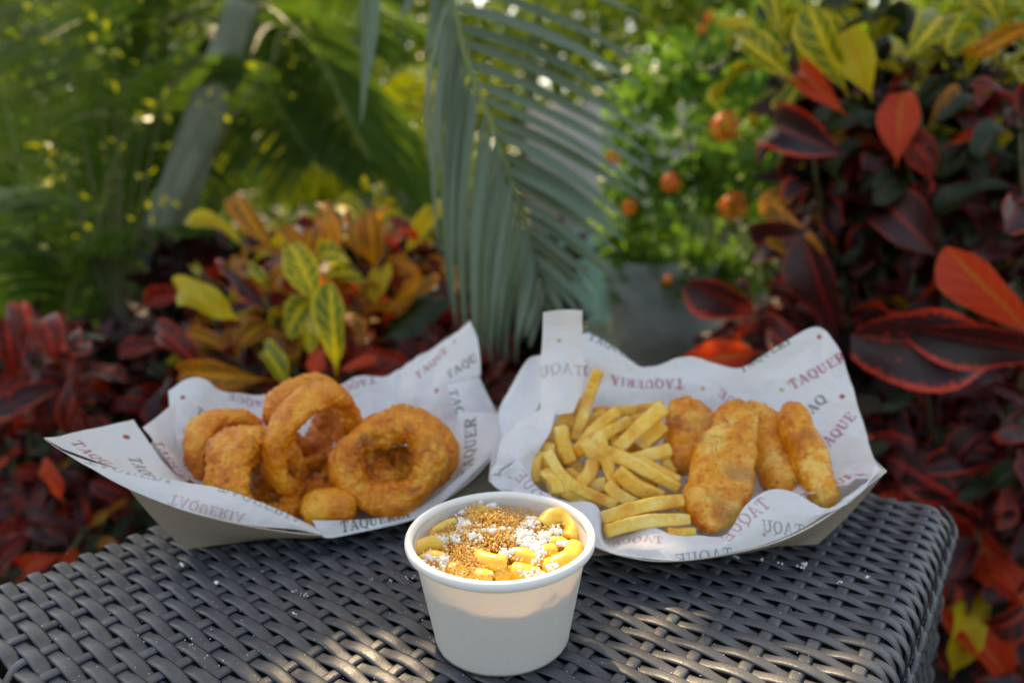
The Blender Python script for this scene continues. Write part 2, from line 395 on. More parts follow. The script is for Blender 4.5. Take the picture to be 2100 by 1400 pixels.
# leaf templates ----------------------------------------------------
def leaf_mesh(name, L=1.0, W=0.4, wide=0.62, stalk=0.12, fold=0.25, curl=0.5, wave=0.04, n=13, mcols=7, twist=0.0, point=0.5, seed=0):
    t = np.linspace(0, 1, n); s = np.linspace(-1, 1, mcols)
    tt = np.clip((t - stalk) / (1 - stalk), 0, 1)
    prof = np.where(tt < wide, np.sin(PI / 2 * (tt / wide)) ** 1.1, np.cos(PI / 2 * ((tt - wide) / (1 - wide))) ** point)
    hw = W / 2 * prof + 0.008
    ang = curl * (t ** 1.5)
    y = np.cumsum(np.r_[0, np.diff(t) * np.cos((ang[1:] + ang[:-1]) / 2)]) * L
    z = -np.cumsum(np.r_[0, np.diff(t) * np.sin((ang[1:] + ang[:-1]) / 2)]) * L
    P = np.zeros((n, mcols, 3)); r = np.random.default_rng(seed); ph = r.random() * 6
    for j, sv in enumerate(s):
        P[:, j, 0] = sv * hw * math.cos(fold)
        lift = abs(sv) * hw * math.sin(fold) + wave * np.sin(t * 9 + ph + (2 if sv > 0 else 0)) * abs(sv) ** 2 * hw * 3
        P[:, j, 1] = y + lift * np.sin(ang); P[:, j, 2] = z + lift * np.cos(ang)
    if twist:
        a_ = twist * t[:, None]; x, zz = P[..., 0].copy(), P[..., 2].copy()
        zc = z[:, None]; P[..., 0] = x * np.cos(a_) - (zz - zc) * np.sin(a_); P[..., 2] = zc + x * np.sin(a_) + (zz - zc) * np.cos(a_)
    me = mesh_np(name, P.reshape(-1, 3), grid_faces(n, mcols))
    A = np.zeros((n, mcols, 3)); A[..., 0] = (s[None] + 1) / 2; A[..., 1] = t[:, None]
    add_attr(me, 'luv', A.reshape(-1, 3)); return me
LEAFS = {}
def leaf_variants(mk):
    if mk not in LEAFS:
        r = []
        for q in range(6):
            me = leaf_mesh('croton_leaf', 1, (0.42, 0.46, 0.38, 0.42, .34, .5)[q], (.62, .68, .6, .7, .6, .72)[q], 0.10, (0.45, 0.6, 0.4, 0.55, .75, .5)[q], (1.1, 1.7, 0.8, 2.3, 1.5, 2.0)[q], (0.10, 0.15, 0.09, 0.13, .18, .15)[q], n=15, twist=(0.5, -0.9, 1.0, -0.5, 1.4, -1.3)[q], seed=q)
            me.materials.append(LM[mk]); r.append(me)
        LEAFS[mk] = r
    return LEAFS[mk]
def orient(o, base, d, nrm, L, scale_w=1.0):
    """o's local +y along d, local +z near nrm"""
    y = Vector(unit(d)); z = Vector(unit(nrm)); z = (z - y * z.dot(y))
    if z.length < 1e-4: z = Vector((0, 0, 1)) - y * y.z
    z.normalize(); x = y.cross(z)
    Mx = Matrix(((x.x, y.x, z.x, base[0]), (x.y, y.y, z.y, base[1]), (x.z, y.z, z.z, base[2]), (0, 0, 0, 1)))
    o.matrix_local = Mx @ Matrix.Diagonal((L * scale_w, L, L, 1))

def croton(name, label, group, base, tips, mats, L=0.12, per=14, spread=1.0, seed=0, droop=0.0, stem_len=0.45, near_bias=0.0):
    r = random.Random(seed); root = empty(name, base); tag(root, label, 'shrub', group)
    B = np.array(base); wmats = [k for k, c_ in mats for _ in range(c_)]
    SV, SF, off = [], [], 0
    nl = 0
    for ti, tp in enumerate(tips):
        tip = np.array(tp[:3]); mk_list = wmats if len(tp) < 4 else tp[3]
        if isinstance(mk_list, str): mk_list = [mk_list]
        b = B + np.array([r.uniform(-.1, .1), r.uniform(-.1, .1), 0])
        midp = b * 0.4 + tip * 0.6 + np.array([r.uniform(-.04, .04), r.uniform(-.04, .04), -0.02])
        Vt, Ft, _ = tube(np.array([b, midp, tip]), [0.007, 0.005, 0.0025], [0.007, 0.005, 0.0025], (1, 0.1, 0), 10, 6)
        SV.append(Vt); SF.append(Ft + off); off += len(Vt)
        axis = unit(tip - midp)
        n_here = per
        for i in range(n_here):
            if nl >= 298: break
            f = i / n_here
            p = tip - axis * (f ** 0.9) * stem_len * r.uniform(0.85, 1.1)
            a_ = i * 2.39996 + r.uniform(-.35, .35)
            e1 = unit(np.cross(axis, (0.3, 0.9, 0.1))); e2 = np.cross(axis, e1)
            out_ = e1 * math.cos(a_) + e2 * math.sin(a_)
            el = (1.25 - 1.15 * min(1, f * 1.6)) + r.uniform(-.2, .2) - droop
            d = out_ * math.cos(el) + axis * math.sin(el) * 1.0
            nrm = axis * math.cos(el) - out_ * math.sin(el) + np.array([0, -0.55 - near_bias, 0.15])
            mk = r.choice(mk_list)
            me = r.choice(leaf_variants(mk))
            o = bpy.data.objects.new('leaf', me); col.objects.link(o); o.parent = root
            orient(o, p - B, d, nrm, L * r.uniform(0.75, 1.2) * (0.7 + 0.3 * min(1, f * 4)), r.uniform(0.9, 1.2)); nl += 1
    Vt = np.concatenate(SV); Ft = np.concatenate(SF)
    child_qt('stem', Vt, Ft, STEM_M, root)
    return root
def hero_leaf(root, pb, pt, yb, yt, mk, var=0, wscale=1.0, nrm=None):
    b = at(pb[0], pb[1], yb); t = at(pt[0], pt[1], yt); L = np.linalg.norm(t - b)
    o = bpy.data.objects.new('leaf', leaf_variants(mk)[var]); col.objects.link(o); o.parent = root
    n_ = unit(CAM - b) if nrm is None else np.array(nrm, float)
    orient(o, b - np.array(root.location), t - b, n_, L * 1.06, wscale)
    return o

R_ = random.Random(11)
def tips_px(lst):
    return [tuple(at(p[0], p[1], p[2])) + ((p[3],) if len(p) > 3 else ()) for p in lst]

# right crotons: three nearer dark red masses
def inner(root, xr, yr, Yr, n, sd):
    q = np.random.default_rng(sd); D = [at(a, b, c) for a, b, c in zip(q.uniform(*xr, n), q.uniform(*yr, n), q.uniform(*Yr, n))]
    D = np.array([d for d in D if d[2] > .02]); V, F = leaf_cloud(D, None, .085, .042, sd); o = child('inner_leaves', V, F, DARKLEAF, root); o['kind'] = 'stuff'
def tip_grid(x0, x1, nx, y0, y1, ny, yn, yf, sd):
    q = random.Random(sd); r = []
    for i in range(nx):
        for j in range(ny):
            r.append((x0 + (x1 - x0) * (i + q.uniform(.1, .9)) / nx, y0 + (y1 - y0) * (j + q.uniform(.1, .9)) / ny, yf + (yn - yf) * (i + q.uniform(0, 1)) / nx))
    return r
c1 = croton('croton_shrub', 'large dark maroon croton shrub with one big scarlet leaf beside the chicken tray', 'croton shrubs round the table',
            at(1850, 1500, 1.15) * np.array([1, 1, 0]), tips_px(tip_grid(1640, 2170, 5, 180, 760, 5, .95, 1.2, 1)), [('maroon', 6), ('rededge', 3), ('redvein', 2), ('green', 6), ('red', 1), ('orange', 1)], 0.105, 12, seed=3, stem_len=0.13)
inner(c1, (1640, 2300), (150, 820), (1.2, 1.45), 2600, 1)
c1b = croton('croton_shrub', 'low dark croton shrub with red edged leaves beside the corner of the table', 'croton shrubs round the table',
            at(2050, 1500, 1.0) * np.array([1, 1, 0]), tips_px(tip_grid(1740, 2180, 4, 760, 1400, 6, .78, .98, 2)), [('maroon', 5), ('rededge', 4), ('redvein', 2), ('green', 5), ('red', 2)], 0.092, 12, seed=4, stem_len=0.12)
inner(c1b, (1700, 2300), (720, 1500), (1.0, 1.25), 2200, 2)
c1c = croton('croton_shrub', 'small dark croton shrub reaching behind the back of the chicken tray', 'croton shrubs round the table',
            at(1650, 1300, 1.3) * np.array([1, 1, 0]), tips_px(tip_grid(1480, 1800, 4, 560, 900, 4, 1.1, 1.3, 6)), [('maroon', 5), ('rededge', 4), ('redvein', 3), ('green', 2), ('red', 2)], 0.085, 14, seed=8, stem_len=0.12)
for h in [((2130, 700), (1955, 520), .78, .80, 'red', 2, 1.15), ((2080, 735), (1842, 700), .80, .74, 'rededge', 0, 1.25),
          ((2190, 730), (1960, 690), .78, .72, 'rededge', 2, .85), ((1838, 345), (1850, 185), .98, .96, 'red', 0, 1.25),
          ((1700, 590), (1590, 470), 1.05, 1.0, 'orange', 1, 1.1), ((1560, 720), (1430, 745), 1.05, .98, 'red', 0, 1.2),
          ((1720, 700), (1660, 520), 1.0, .95, 'maroon', 2, 1.2), ((1560, 650), (1440, 590), 1.05, 1.0, 'rededge', 2, 1.4),
          ((1740, 320), (1590, 260), 1.05, 1.0, 'rededge', 3, 1.2), ((1740, 240), (1620, 130), 1.05, 1.02, 'red', 3, .8),
          ((2100, 1110), (1900, 985), .85, .80, 'redvein', 1, 1.0), ((2110, 1180), (1935, 1080), .85, .80, 'red', 3, .8),
          ((1930, 530), (1830, 430), .98, .95, 'maroon', 3, 1.5),
          ((2080, 1400), (1985, 1290), .80, .76, 'red', 1, 1.0), ((1950, 1390), (1990, 1240), .80, .78, 'gold', 1, 1.0),
          ((2140, 40), (2010, 110), .95, .95, 'orange', 1, 1.0), ((1700, 480), (1560, 500), 1.05, 1.0, 'maroon', 3, 1.2), ((1840, 760), (1980, 840), .9, .9, 'redvein', 3, 1.0),
          ((1690, 800), (1600, 700), 1.0, .95, 'redvein', 1, 1.0), ((1900, 1290), (2040, 1190), .9, .85, 'redvein', 1, 1.0)]:
    hero_leaf(c1, *h)
# yellow croton above it
ty = [(1700, 110, 1.25), (1870, 80, 1.2), (1560, 90, 1.35), (1980, 160, 1.15), (1770, 0, 1.3), (2060, 40, 1.1), (1640, -40, 1.35)]
c2 = croton('croton_shrub', 'croton shrub with yellow and green leaves rising above the dark maroon one', 'croton shrubs round the table',
            at(1900, 1500, 1.5) * np.array([1, 1, 0]), tips_px(ty), [('yellow', 6), ('gold', 1), ('green', 2)], 0.125, 13, seed=5, stem_len=0.14)
for h in [((1740, 200), (1660, 10), 1.02, 1.0, 'yellow', 2, 1.1), ((1850, 130), (1970, -10), 1.0, 1.0, 'yellow', 0, 1.2), ((1640, 170), (1490, 60), 1.05, 1.05, 'yellow', 1, 1.0),
          ((1790, 210), (1740, 60), 1.0, .98, 'gold', 0, 1.1), ((1600, 80), (1580, -60), 1.1, 1.1, 'yellow', 2, 1.0), ((1900, 260), (2010, 190), 1.0, .98, 'green', 2, .8)]:
    hero_leaf(c2, *h)
# left centre croton, orange / yellow
tl = [(500, 480, 1.25, ['orange', 'gold']), (580, 500, 1.2, ['orange', 'yellow']), (680, 480, 1.28, ['orange', 'maroon']), (770, 430, 1.35, ['orange', 'yellow']), (850, 520, 1.3, ['orange', 'redvein']),
      (430, 600, 1.15, ['orange', 'redvein', 'yellow']), (640, 540, 1.05, ['yellow', 'orange', 'gold']), (540, 600, 1.05, ['yellow', 'orange', 'rededge']), (800, 500, 1.15, ['orange', 'gold', 'red']), (620, 600, 1.1, ['yellow', 'redvein']), (730, 610, 1.10, ['orange', 'yellow', 'red']), (850, 640, 1.15, ['redvein', 'green', 'orange']), (930, 690, 1.1, ['redvein', 'maroon']),
      (360, 700, 1.05, ['redvein', 'maroon']), (480, 730, 1.0, ['redvein', 'orange', 'maroon']), (600, 740, 1.0, ['maroon', 'orange', 'green']), (720, 750, 1.0, ['maroon', 'redvein']), (850, 770, 1.05, ['redvein', 'maroon']), (1000, 780, 1.1, ['redvein', 'maroon']), (900, 600, 1.25, ['orange', 'redvein'])]
c3 = croton('croton_shrub', 'croton shrub with orange and yellow mottled leaves behind the onion rings tray', 'croton shrubs round the table',
            at(640, 1250, 1.2) * np.array([1, 1, 0]), tips_px(tl), [('orange', 1)], 0.105, 13, seed=9, stem_len=0.11)
for h in [((500, 660), (350, 590), .98, .92, 'gold', 1, 1.25), ((660, 640), (600, 500), .90, .88, 'yellow', 0, 1.1), ((690, 770), (680, 590), .88, .86, 'yellow', 2, 1.0),
          ((590, 460), (560, 530), 1.1, 1.1, 'gold', 1, 1.2), ((560, 520), (480, 395), 1.1, 1.08, 'orange', 2, .9), ((690, 560), (665, 430), 1.12, 1.1, 'orange', 0, .9),
          ((640, 740), (625, 640), .88, .88, 'yellow', 1, 1.2), ((600, 800), (530, 700), .85, .84, 'yellow', 1, 1.2), ((560, 780), (340, 760), .9, .86, 'orange', 0, .8),
          ((640, 790), (655, 720), .82, .82, 'red', 0, 1.2), ((690, 760), (770, 738), .82, .82, 'red', 2, .9), ((420, 760), (330, 680), .95, .9, 'redvein', 1, 1.2),
          ((780, 700), (880, 620), 1.0, .95, 'green', 1, 1.2), ((560, 600), (500, 545), 1.02, 1.0, 'yellow', 1, 1.3), ((770, 560), (760, 450), 1.15, 1.1, 'orange', 0, 1.0), ((480, 620), (420, 560), 1.0, .97, 'green', 4, 1.1), ((830, 520), (880, 430), 1.15, 1.1, 'gold', 5, 1.0), ((740, 540), (720, 430), 1.1, 1.08, 'orange', 4, 1.1), ((790, 640), (870, 570), 1.0, .97, 'orange', 5, 1.1), ((560, 650), (450, 520), 1.0, .97, 'rededge', 4, 1.1), ((610, 560), (640, 470), 1.08, 1.05, 'orange', 5, 1.0)]:
    hero_leaf(c3, *h)
c3b = croton('croton_shrub', 'dark low croton shrub filling between the onion rings tray and the hanging palm frond', 'croton shrubs round the table',
            at(850, 1250, 1.3) * np.array([1, 1, 0]), tips_px(tip_grid(420, 1120, 7, 560, 860, 3, 1.35, 1.25, 5)), [('redvein', 4), ('maroon', 4), ('orange', 2), ('green', 2)], 0.09, 13, seed=19, stem_len=0.12)
inner(c3b, (330, 1150), (520, 900), (1.35, 1.6), 2400, 3)
# far left croton
tf = [(70, 690, .98, ['red', 'redvein', 'rededge']), (150, 740, .95, ['rededge', 'redvein']), (20, 720, 1.15), (100, 690, 1.05), (170, 780, 1.0), (60, 820, 1.0), (260, 800, 1.1), (330, 860, 1.05), (20, 930, 1.0), (120, 960, .95), (220, 920, 1.0), (60, 1060, .9), (180, 1080, .88), (290, 1010, .95), (300, 940, .98), (0, 1150, .9), (-60, 830, 1.05), (400, 800, 1.1)]
c4 = croton('croton_shrub', 'low dark red croton shrub beyond the table corner beside the onion rings tray', 'croton shrubs round the table',
            at(120, 1500, 1.05) * np.array([1, 1, 0]), tips_px(tf), [('redvein', 4), ('rededge', 3), ('maroon', 4), ('green', 4), ('orange', 1), ('red', 1)], 0.078, 13, seed=13, stem_len=0.10)
inner(c4, (-250, 420), (700, 1400), (1.15, 1.35), 2400, 4)
for h in [((120, 750), (90, 660), .92, .88, 'redvein', 3, 1.2), ((130, 1030), (90, 960), .80, .78, 'red', 1, 1.0), ((30, 780), (15, 680), .95, .9, 'redvein', 5, 1.2), ((130, 900), (165, 770), .9, .87, 'redvein', 4, 1.1)]:
    hero_leaf(c4, *h)

def frond_mesh(P0, path, n, Lmax, W, droop, seed=0, spread=1.0, seg=5):
    """leaflets of a pinnate frond as arrays: returns V,F of all leaflets and list of individual ones"""
    r = np.random.default_rng(seed); Pp = resample(np.array(path), n); T = np.gradient(Pp, axis=0); T /= np.linalg.norm(T, axis=1, keepdims=True)
    V, F, off = [], [], 0
    for i in range(n):
        f = i / (n - 1); t = T[i]; side = np.cross(t, (0, 0, 1)); side = side / (np.linalg.norm(side) + 1e-9)
        for sg in (-1, 1):
            d = unit(side * sg * spread + t * 0.75 + r.normal(size=3) * 0.06); L = Lmax * (0.45 + 0.55 * math.sin(PI * min(1, f * 0.9 + 0.12))) * r.uniform(.85, 1.1)
            k = np.linspace(0, 1, seg); c_ = Pp[i] + d * L * k[:, None] + np.array([0, 0, -1]) * (droop * L * k ** 2)[:, None]
            up = unit(np.cross(d, side) + (0, 0, .6)); wd = unit(np.cross(d, up)); hw = W / 2 * np.array([.5, 1, .9, .6, .05])[:, None]
            q = np.stack([c_ + wd * hw, c_ - wd * hw], 1).reshape(-1, 3); V.append(q); F.append(grid_faces(seg, 2, False, off)); off += len(q)
    return np.concatenate(V), np.concatenate(F)

# hero hanging palm frond ------------------------------------------
fr_pts = [(905, -140, 0.93), (925, -20, .93), (955, 120, .92), (1010, 260, .91), (1060, 400, .90), (1095, 520, .90), (1115, 600, .90)]
fp = np.array([at(*p) for p in fr_pts])
fr = empty('palm_frond', fp[0]); tag(fr, 'grey green palm frond hanging down from above in the middle, behind the two trays', 'palm frond')
Vt, Ft, _ = tube(fp, [.007, .006, .005, .004, .003, .0022, .0015], [.006, .005, .004, .0035, .003, .002, .0015], (0, -1, .2), 30, 8)
child_qt('rachis', Vt, Ft, RACHIS_M, fr)
def leaflet(root, b, e, w_, sagv, mat=PALM_M, nm='leaflet', face=None, n=12):
    k = np.linspace(0, 1, n); c_ = b + (e - b) * k[:, None] + np.asarray(sagv) * (4 * k * (1 - k))[:, None]
    T = np.gradient(c_, axis=0); T /= np.linalg.norm(T, axis=1, keepdims=True)
    fc = unit(np.array([0.1, -1, .25]) if face is None else face); S = np.cross(T, fc); S /= np.linalg.norm(S, axis=1, keepdims=True); Nn = np.cross(S, T)
    hw = w_ / 2 * np.minimum(1, np.minimum((k + .04) * 7, ((1 - k) * 2.2) ** .8 + .02))
    A = np.stack([c_ - S * hw[:, None] - Nn * (hw * .35)[:, None], c_, c_ + S * hw[:, None] - Nn * (hw * .35)[:, None]], 1)
    return child(nm, A.reshape(-1, 3), grid_faces(n, 3), mat, root)
FP = resample(fp, 60)
R2 = random.Random(4)
# left side leaflets hang almost straight down, overlapping like a curtain
nL = 23
for i in range(nL):
    f = i / (nL - 1); b = FP[int(10 + f * 47)]
    ex = 893 + (f ** 0.9) * 200 + R2.uniform(-8, 8); ey = (590 + 330 * f * (1 - f) + 130 * f + R2.uniform(-40, 30)) if f > .12 else 480 + R2.uniform(-120, 60)
    ey = min(ey, 745)
    e = at(ex, ey, .84 + .09 * R2.random() - 0.02 * f)
    leaflet(fr, b, e, .0120 * R2.uniform(.8, 1.15), np.array([-.014 * (1 - f) - .002, -.02, .0]), face=(-.35 + R2.uniform(-.8, .8), -1, .2))
# right side fan
fan = [(1340, -60), (1330, 40), (1345, 150), (1330, 190), (1300, 210), (1330, 280), (1350, 330), (1350, 360), (1335, 400), (1310, 420), (1300, 450), (1290, 480), (1275, 500), (1262, 525), (1262, 560), (1255, 575), (1240, 595), (1225, 620), (1205, 640), (1185, 655), (1165, 665), (1150, 670), (1135, 675)]
for i, (ex, ey) in enumerate(fan):
    f = i / (len(fan) - 1); b = FP[int(2 + (f ** .85) * 56)]
    e = at(ex + R2.uniform(-10, 10), ey + R2.uniform(-8, 8), .86 + R2.uniform(-.03, .06))
    leaflet(fr, b, e, .0185 * R2.uniform(.85, 1.1) * (1 if f < .6 else .72), np.array([.004, -.01, .012 * (1 - f) + .002]), face=(.3 + R2.uniform(-.2, .2), -.8, .75))
for i, (bx, by, ex, ey) in enumerate([(900, -80, 868, 130), (885, -100, 905, 250), (850, -60, 820, 40), (770, -100, 745, 200), (745, -80, 740, 260), (930, -60, 895, 330)]):
    leaflet(fr, at(bx, by, 1.0), at(ex, ey, .98), .014, (.005, 0, 0))

# background palms ---------------------------------------------------
def areca(label, base, fronds, group='areca palms in the background', mat=ARECA_M, trunk=None, seed=0):
    root = empty('areca_palm', base); tag(root, label, 'palm', group)
    B = np.array(base)
    for i, (p0, p1, p2, L, W, nn_) in enumerate(fronds):
        path = [p0, p1, p2]
        V, F = frond_mesh(None, path, nn_, L, W, .35, seed * 50 + i)
        child('frond', V, F, mat, root)
        Vt, Ft, _ = tube(np.array([B * .7 + np.array(p0) * .3, p0, p1, p2]), [.012, .010, .006, .003], [.012, .01, .006, .003], (0, -1, .3), 16, 6); child_qt('frond_stalk', Vt, Ft, RACHIS_M, root)
    if trunk is not None:
        Vt, Ft, G = tube(np.array(trunk[0]), trunk[1], trunk[1], (0, -1, .2), 40, 14)
        child_qt('trunk', Vt, Ft, BARK_M, root)
    return root
rr = random.Random(21)
def fr_px(a, b, c, L, W=.018, n=60): return (at(*a), at(*b), at(*c), L * 1.1, W * .9, n)
areca('green feathery palm at the edge with thin canes behind the low red croton', at(60, 1300, 2.4) * np.array([1, 1, 0]),
      [fr_px((90, 640, 2.3), (20, 250, 2.2), (-80, 0, 2.1), .42), fr_px((120, 650, 2.4), (110, 250, 2.3), (40, -120, 2.2), .45), fr_px((150, 650, 2.3), (250, 300, 2.2), (420, 120, 2.0), .40),
       fr_px((60, 700, 2.2), (-20, 450, 2.0), (-120, 420, 1.9), .35), fr_px((160, 690, 2.2), (300, 480, 2.0), (400, 520, 1.9), .3), fr_px((100, 700, 2.0), (150, 560, 1.9), (60, 480, 1.8), .28),
       fr_px((130, 640, 2.6), (190, 120, 2.5), (300, -150, 2.4), .45)], seed=1)
areca('palm with a pale leaning trunk and arching fronds behind the orange croton', at(230, 1000, 2.8) * np.array([1, 1, 0]),
      [fr_px((480, 60, 2.8), (620, 80, 2.6), (760, 330, 2.4), .40), fr_px((480, 60, 2.8), (650, -40, 2.6), (850, 60, 2.4), .42), fr_px((480, 60, 2.8), (330, 60, 2.6), (230, 330, 2.4), .42),
       fr_px((490, 20, 2.8), (560, 200, 2.5), (640, 330, 2.3), .38), fr_px((480, 60, 2.8), (400, 150, 2.6), (380, 420, 2.4), .36), fr_px((520, 20, 2.9), (700, 160, 2.7), (850, 420, 2.5), .40), fr_px((500, 20, 2.9), (420, -100, 2.7), (240, 60, 2.5), .4)], seed=2,
      trunk=([at(230, 1000, 2.15), at(290, 640, 2.15), at(390, 330, 2.15), at(500, 0, 2.15)], [.075, .07, .058, .04]))
areca('sunlit bright green palm frond clump behind the hanging frond', at(800, 1000, 3.2) * np.array([1, 1, 0]),
      [fr_px((700, 330, 3.2), (800, 160, 3.0), (930, 150, 2.9), .35), fr_px((740, 400, 3.2), (830, 260, 3.0), (900, 330, 2.9), .35), fr_px((650, 420, 3.2), (560, 260, 3.0), (470, 330, 2.9), .35), fr_px((660, 420, 3.2), (650, 330, 3.0), (560, 380, 2.9), .3)], mat=LIME_M, seed=3)
areca('tall palm with dark green fronds in the upper left background', at(500, 900, 4.2) * np.array([1, 1, 0]),
      [fr_px((430, 350, 4.2), (300, 60, 4.0), (80, 80, 3.8), .6, .05), fr_px((430, 350, 4.2), (560, 40, 4.0), (760, 60, 3.8), .6, .05), fr_px((430, 350, 4.2), (420, 0, 4.0), (300, -150, 3.8), .6, .05),
       fr_px((430, 400, 4.2), (200, 250, 4.0), (20, 330, 3.8), .6, .05), fr_px((450, 400, 4.2), (620, 230, 4.0), (820, 300, 3.8), .6, .05), fr_px((430, 420, 4.2), (300, 420, 3.9), (180, 560, 3.7), .5, .05)], seed=4)

# added thin tree, its small yellow leaves imitate bokeh highlights
yt = empty('bokeh_tree', at(250, 1100, 1.9) * np.array([1, 1, 0])); tag(yt, 'added thin tree whose scattered yellow leaves stand in for bokeh highlights in the upper left', 'tree')
tw, tf_, off = [], [], 0; lp = []
rq = np.random.default_rng(17)
for (px, py) in [(120, 40), (200, 90), (260, 150), (300, 230), (180, 330), (330, 390), (90, 280), (240, 20), (380, 60), (440, 200), (60, 160), (320, 560), (160, 460), (560, 120), (620, 40)]:
    e = at(px, py, 1.75 + rq.uniform(-.1, .15)); b = at(250, 700, 1.9); mid_ = (b + e) / 2 + np.array([0, 0, .06])
    Vt, Ft, _ = tube(np.array([b, mid_, e]), [.006, .003, .001], [.006, .003, .001], (0, -1, .1), 12, 5); tw.append(Vt); tf_.append(Ft + off); off += len(Vt)
    for _ in range(11): lp.append(e + rq.normal(size=3) * np.array([.045, .06, .05]))
child_qt('stem', np.concatenate(tw), np.concatenate(tf_), STEM_M, yt)
Vt, Ft, _ = tube(np.array([at(250, 1100, 1.9) * np.array([1, 1, 0]), at(250, 700, 1.9)]), [.012, .007], [.012, .007], (0, -1, .1), 8, 6); child_qt('trunk', Vt, Ft, STEM_M, yt)
V, F = leaf_cloud(np.array(lp), None, .026, .016, 18); o = child('foliage', V, F, LIME_M, yt); o['kind'] = 'stuff'

# lantana bush with orange flowers ---------------------------------
lb = empty('lantana_bush', at(1400, 900, 1.95) * np.array([1, 1, 0])); tag(lb, 'leafy light green bush with orange flower heads growing out of the grey stone planter', 'bush')
n = 5200; u_ = rng.normal(size=(n, 3)); u_ /= np.linalg.norm(u_, axis=1, keepdims=True); rad = rng.uniform(.4, 1, n) ** .5
C0 = at(1460, 345, 2.0); P = C0 + u_ * rad[:, None] * np.array([.33, .24, .38]); P += noise(P, 6, 4)[:, None] * .06
keep = noise(P, 7, 9) > -.12; P = P[keep]
tq_ = rng.uniform(0, 2 * PI, 900); Pc = at(1350, 900, 2.0) * np.array([1, 1, 0]); zt_ = at(1350, 560, 1.85)[2]
P = np.concatenate([P, np.c_[Pc[0] + np.cos(tq_) * rng.uniform(.05, .185, 900), Pc[1] + np.sin(tq_) * rng.uniform(.05, .185, 900), zt_ + .05 - np.abs(rng.normal(0, .05, 900)) + .03 * np.sin(tq_ * 5)]])
V, F = leaf_cloud(P, None, .045, .026, 5); o = child('foliage', V, F, LANT_M, lb); o['kind'] = 'stuff'
for k in range(9):
    e = C0 + np.array([rng.uniform(-.25, .25), rng.uniform(-.15, .15), rng.uniform(-.1, .28)]); b = at(1400, 620, 1.95)
    Vt, Ft, _ = tube(np.array([b, (b + e) / 2 + (0, 0, .03), e]), [.006, .004, .002], [.006, .004, .002], (0, -1, .1), 8, 5); child_qt('stem', Vt, Ft, STEM_M, lb)
q_ = np.random.default_rng(5); pd = q_.normal(size=(60, 3)); pd[:, 2] = np.abs(pd[:, 2]) * .8; pd /= np.linalg.norm(pd, axis=1, keepdims=True)
pv = []
for d_ in pd:
    a1 = unit(np.cross(d_, q_.normal(size=3))); a2 = np.cross(d_, a1); c_ = d_ * q_.uniform(.62, 1.0); k_ = .24
    pv += [c_ + a1 * k_ + d_ * .08, c_ + a2 * k_, c_ - a1 * k_ + d_ * .08, c_ - a2 * k_]
pv = np.array(pv); fme = mesh_np('flower', pv, np.arange(len(pv)).reshape(-1, 4)); fme.materials.append(FLOWER_M)
for (px, py, s_) in [(1487, 262, 1.15), (1375, 375, .75), (1503, 424, 1.1), (1258, 323, .6), (1292, 425, .6), (1370, 575, .4), (1455, 35, .45), (1440, 60, .4)]:
    o = bpy.data.objects.new('flower', fme); col.objects.link(o); o.parent = lb
    p = at(px, py, 1.60); orient(o, p - np.array(lb.location), (1, 0, .1), (0, -1, .35), .031 * s_)

# stone planter, pool, pale wall ------------------------------------
n_, m_ = 26, 40
def lathe(prof, seg=64, c=(0, 0, 0)):
    prof = np.asarray(prof, float); a = np.linspace(0, 2 * PI, seg, endpoint=False)
    G = np.stack([prof[:, 0][:, None] * np.cos(a), prof[:, 0][:, None] * np.sin(a), np.repeat(prof[:, 1][:, None], seg, 1)], -1) + np.array(c)
    return G
pc = at(1350, 900, 2.0) * np.array([1, 1, 0]); topz = at(1350, 545, 1.85)[2]
prof = resample(np.array([[.13, 0], [.145, .06], [.155, .2], [.16, topz - .06], [.165, topz - .03], [.165, topz], [.14, topz], [.135, topz - .05], [.0, topz - .05]]), 60)
prof[-1, 0] = .002; prof[:, 0] = np.abs(prof[:, 0])
G = lathe(prof, 48, pc); Nn = normals_grid(G, True); G = G + Nn * (noise(G, 9, 2) * .022 + noise(G, 25, 3) * .006)[..., None]
o = solo('stone_planter', G.reshape(-1, 3), grid_faces(len(prof), 48, True), STONE_M); tag(o, 'round rough grey stone planter under the orange flowering bush', 'planter')
V, F = box((0.02, 2.35, 0.001), (0.60, 3.6, 0.30)); pb = solo('pool_wall', V, F, STONE_M, False); tag(pb, 'low grey stone pool edge behind the palm frond', 'wall')
V = np.array([[-.3, 2.4, .316], [.60, 2.4, .316], [.60, 3.5, .316], [-.3, 3.5, .316]]); 
o = obj('pool_water', mesh_np('pool_water', V, [[0, 1, 2, 3]]), WATER_M); tag(o, kind='structure')
# turquoise waterfall face of the pool edge, catching light
wv = np.array([at(1120, 470, 2.33), at(1258, 470, 2.33), at(1250, 660, 2.33), at(1120, 660, 2.33)])
gw = resample(np.stack([resample(wv[[0, 1]], 30), resample(wv[[3, 2]], 30)]), 30); gw[..., 1] += noise(gw * np.array([3, 1, .5]), 18, 3) * .012
o = obj('water_spill', mesh_np('water_spill', gw.reshape(-1, 3), grid_faces(30, 30)), WATER_M); tag(o, 'thin sheet of turquoise water spilling at the pool edge behind the palm frond', 'water')
V, F = box((.15, 5.2, 0), (1.35, 5.5, 1.25)); o = solo('garden_wall', V, F, STUCCO_M, False); tag(o, 'pale stucco garden wall seen through the palm frond', 'wall')

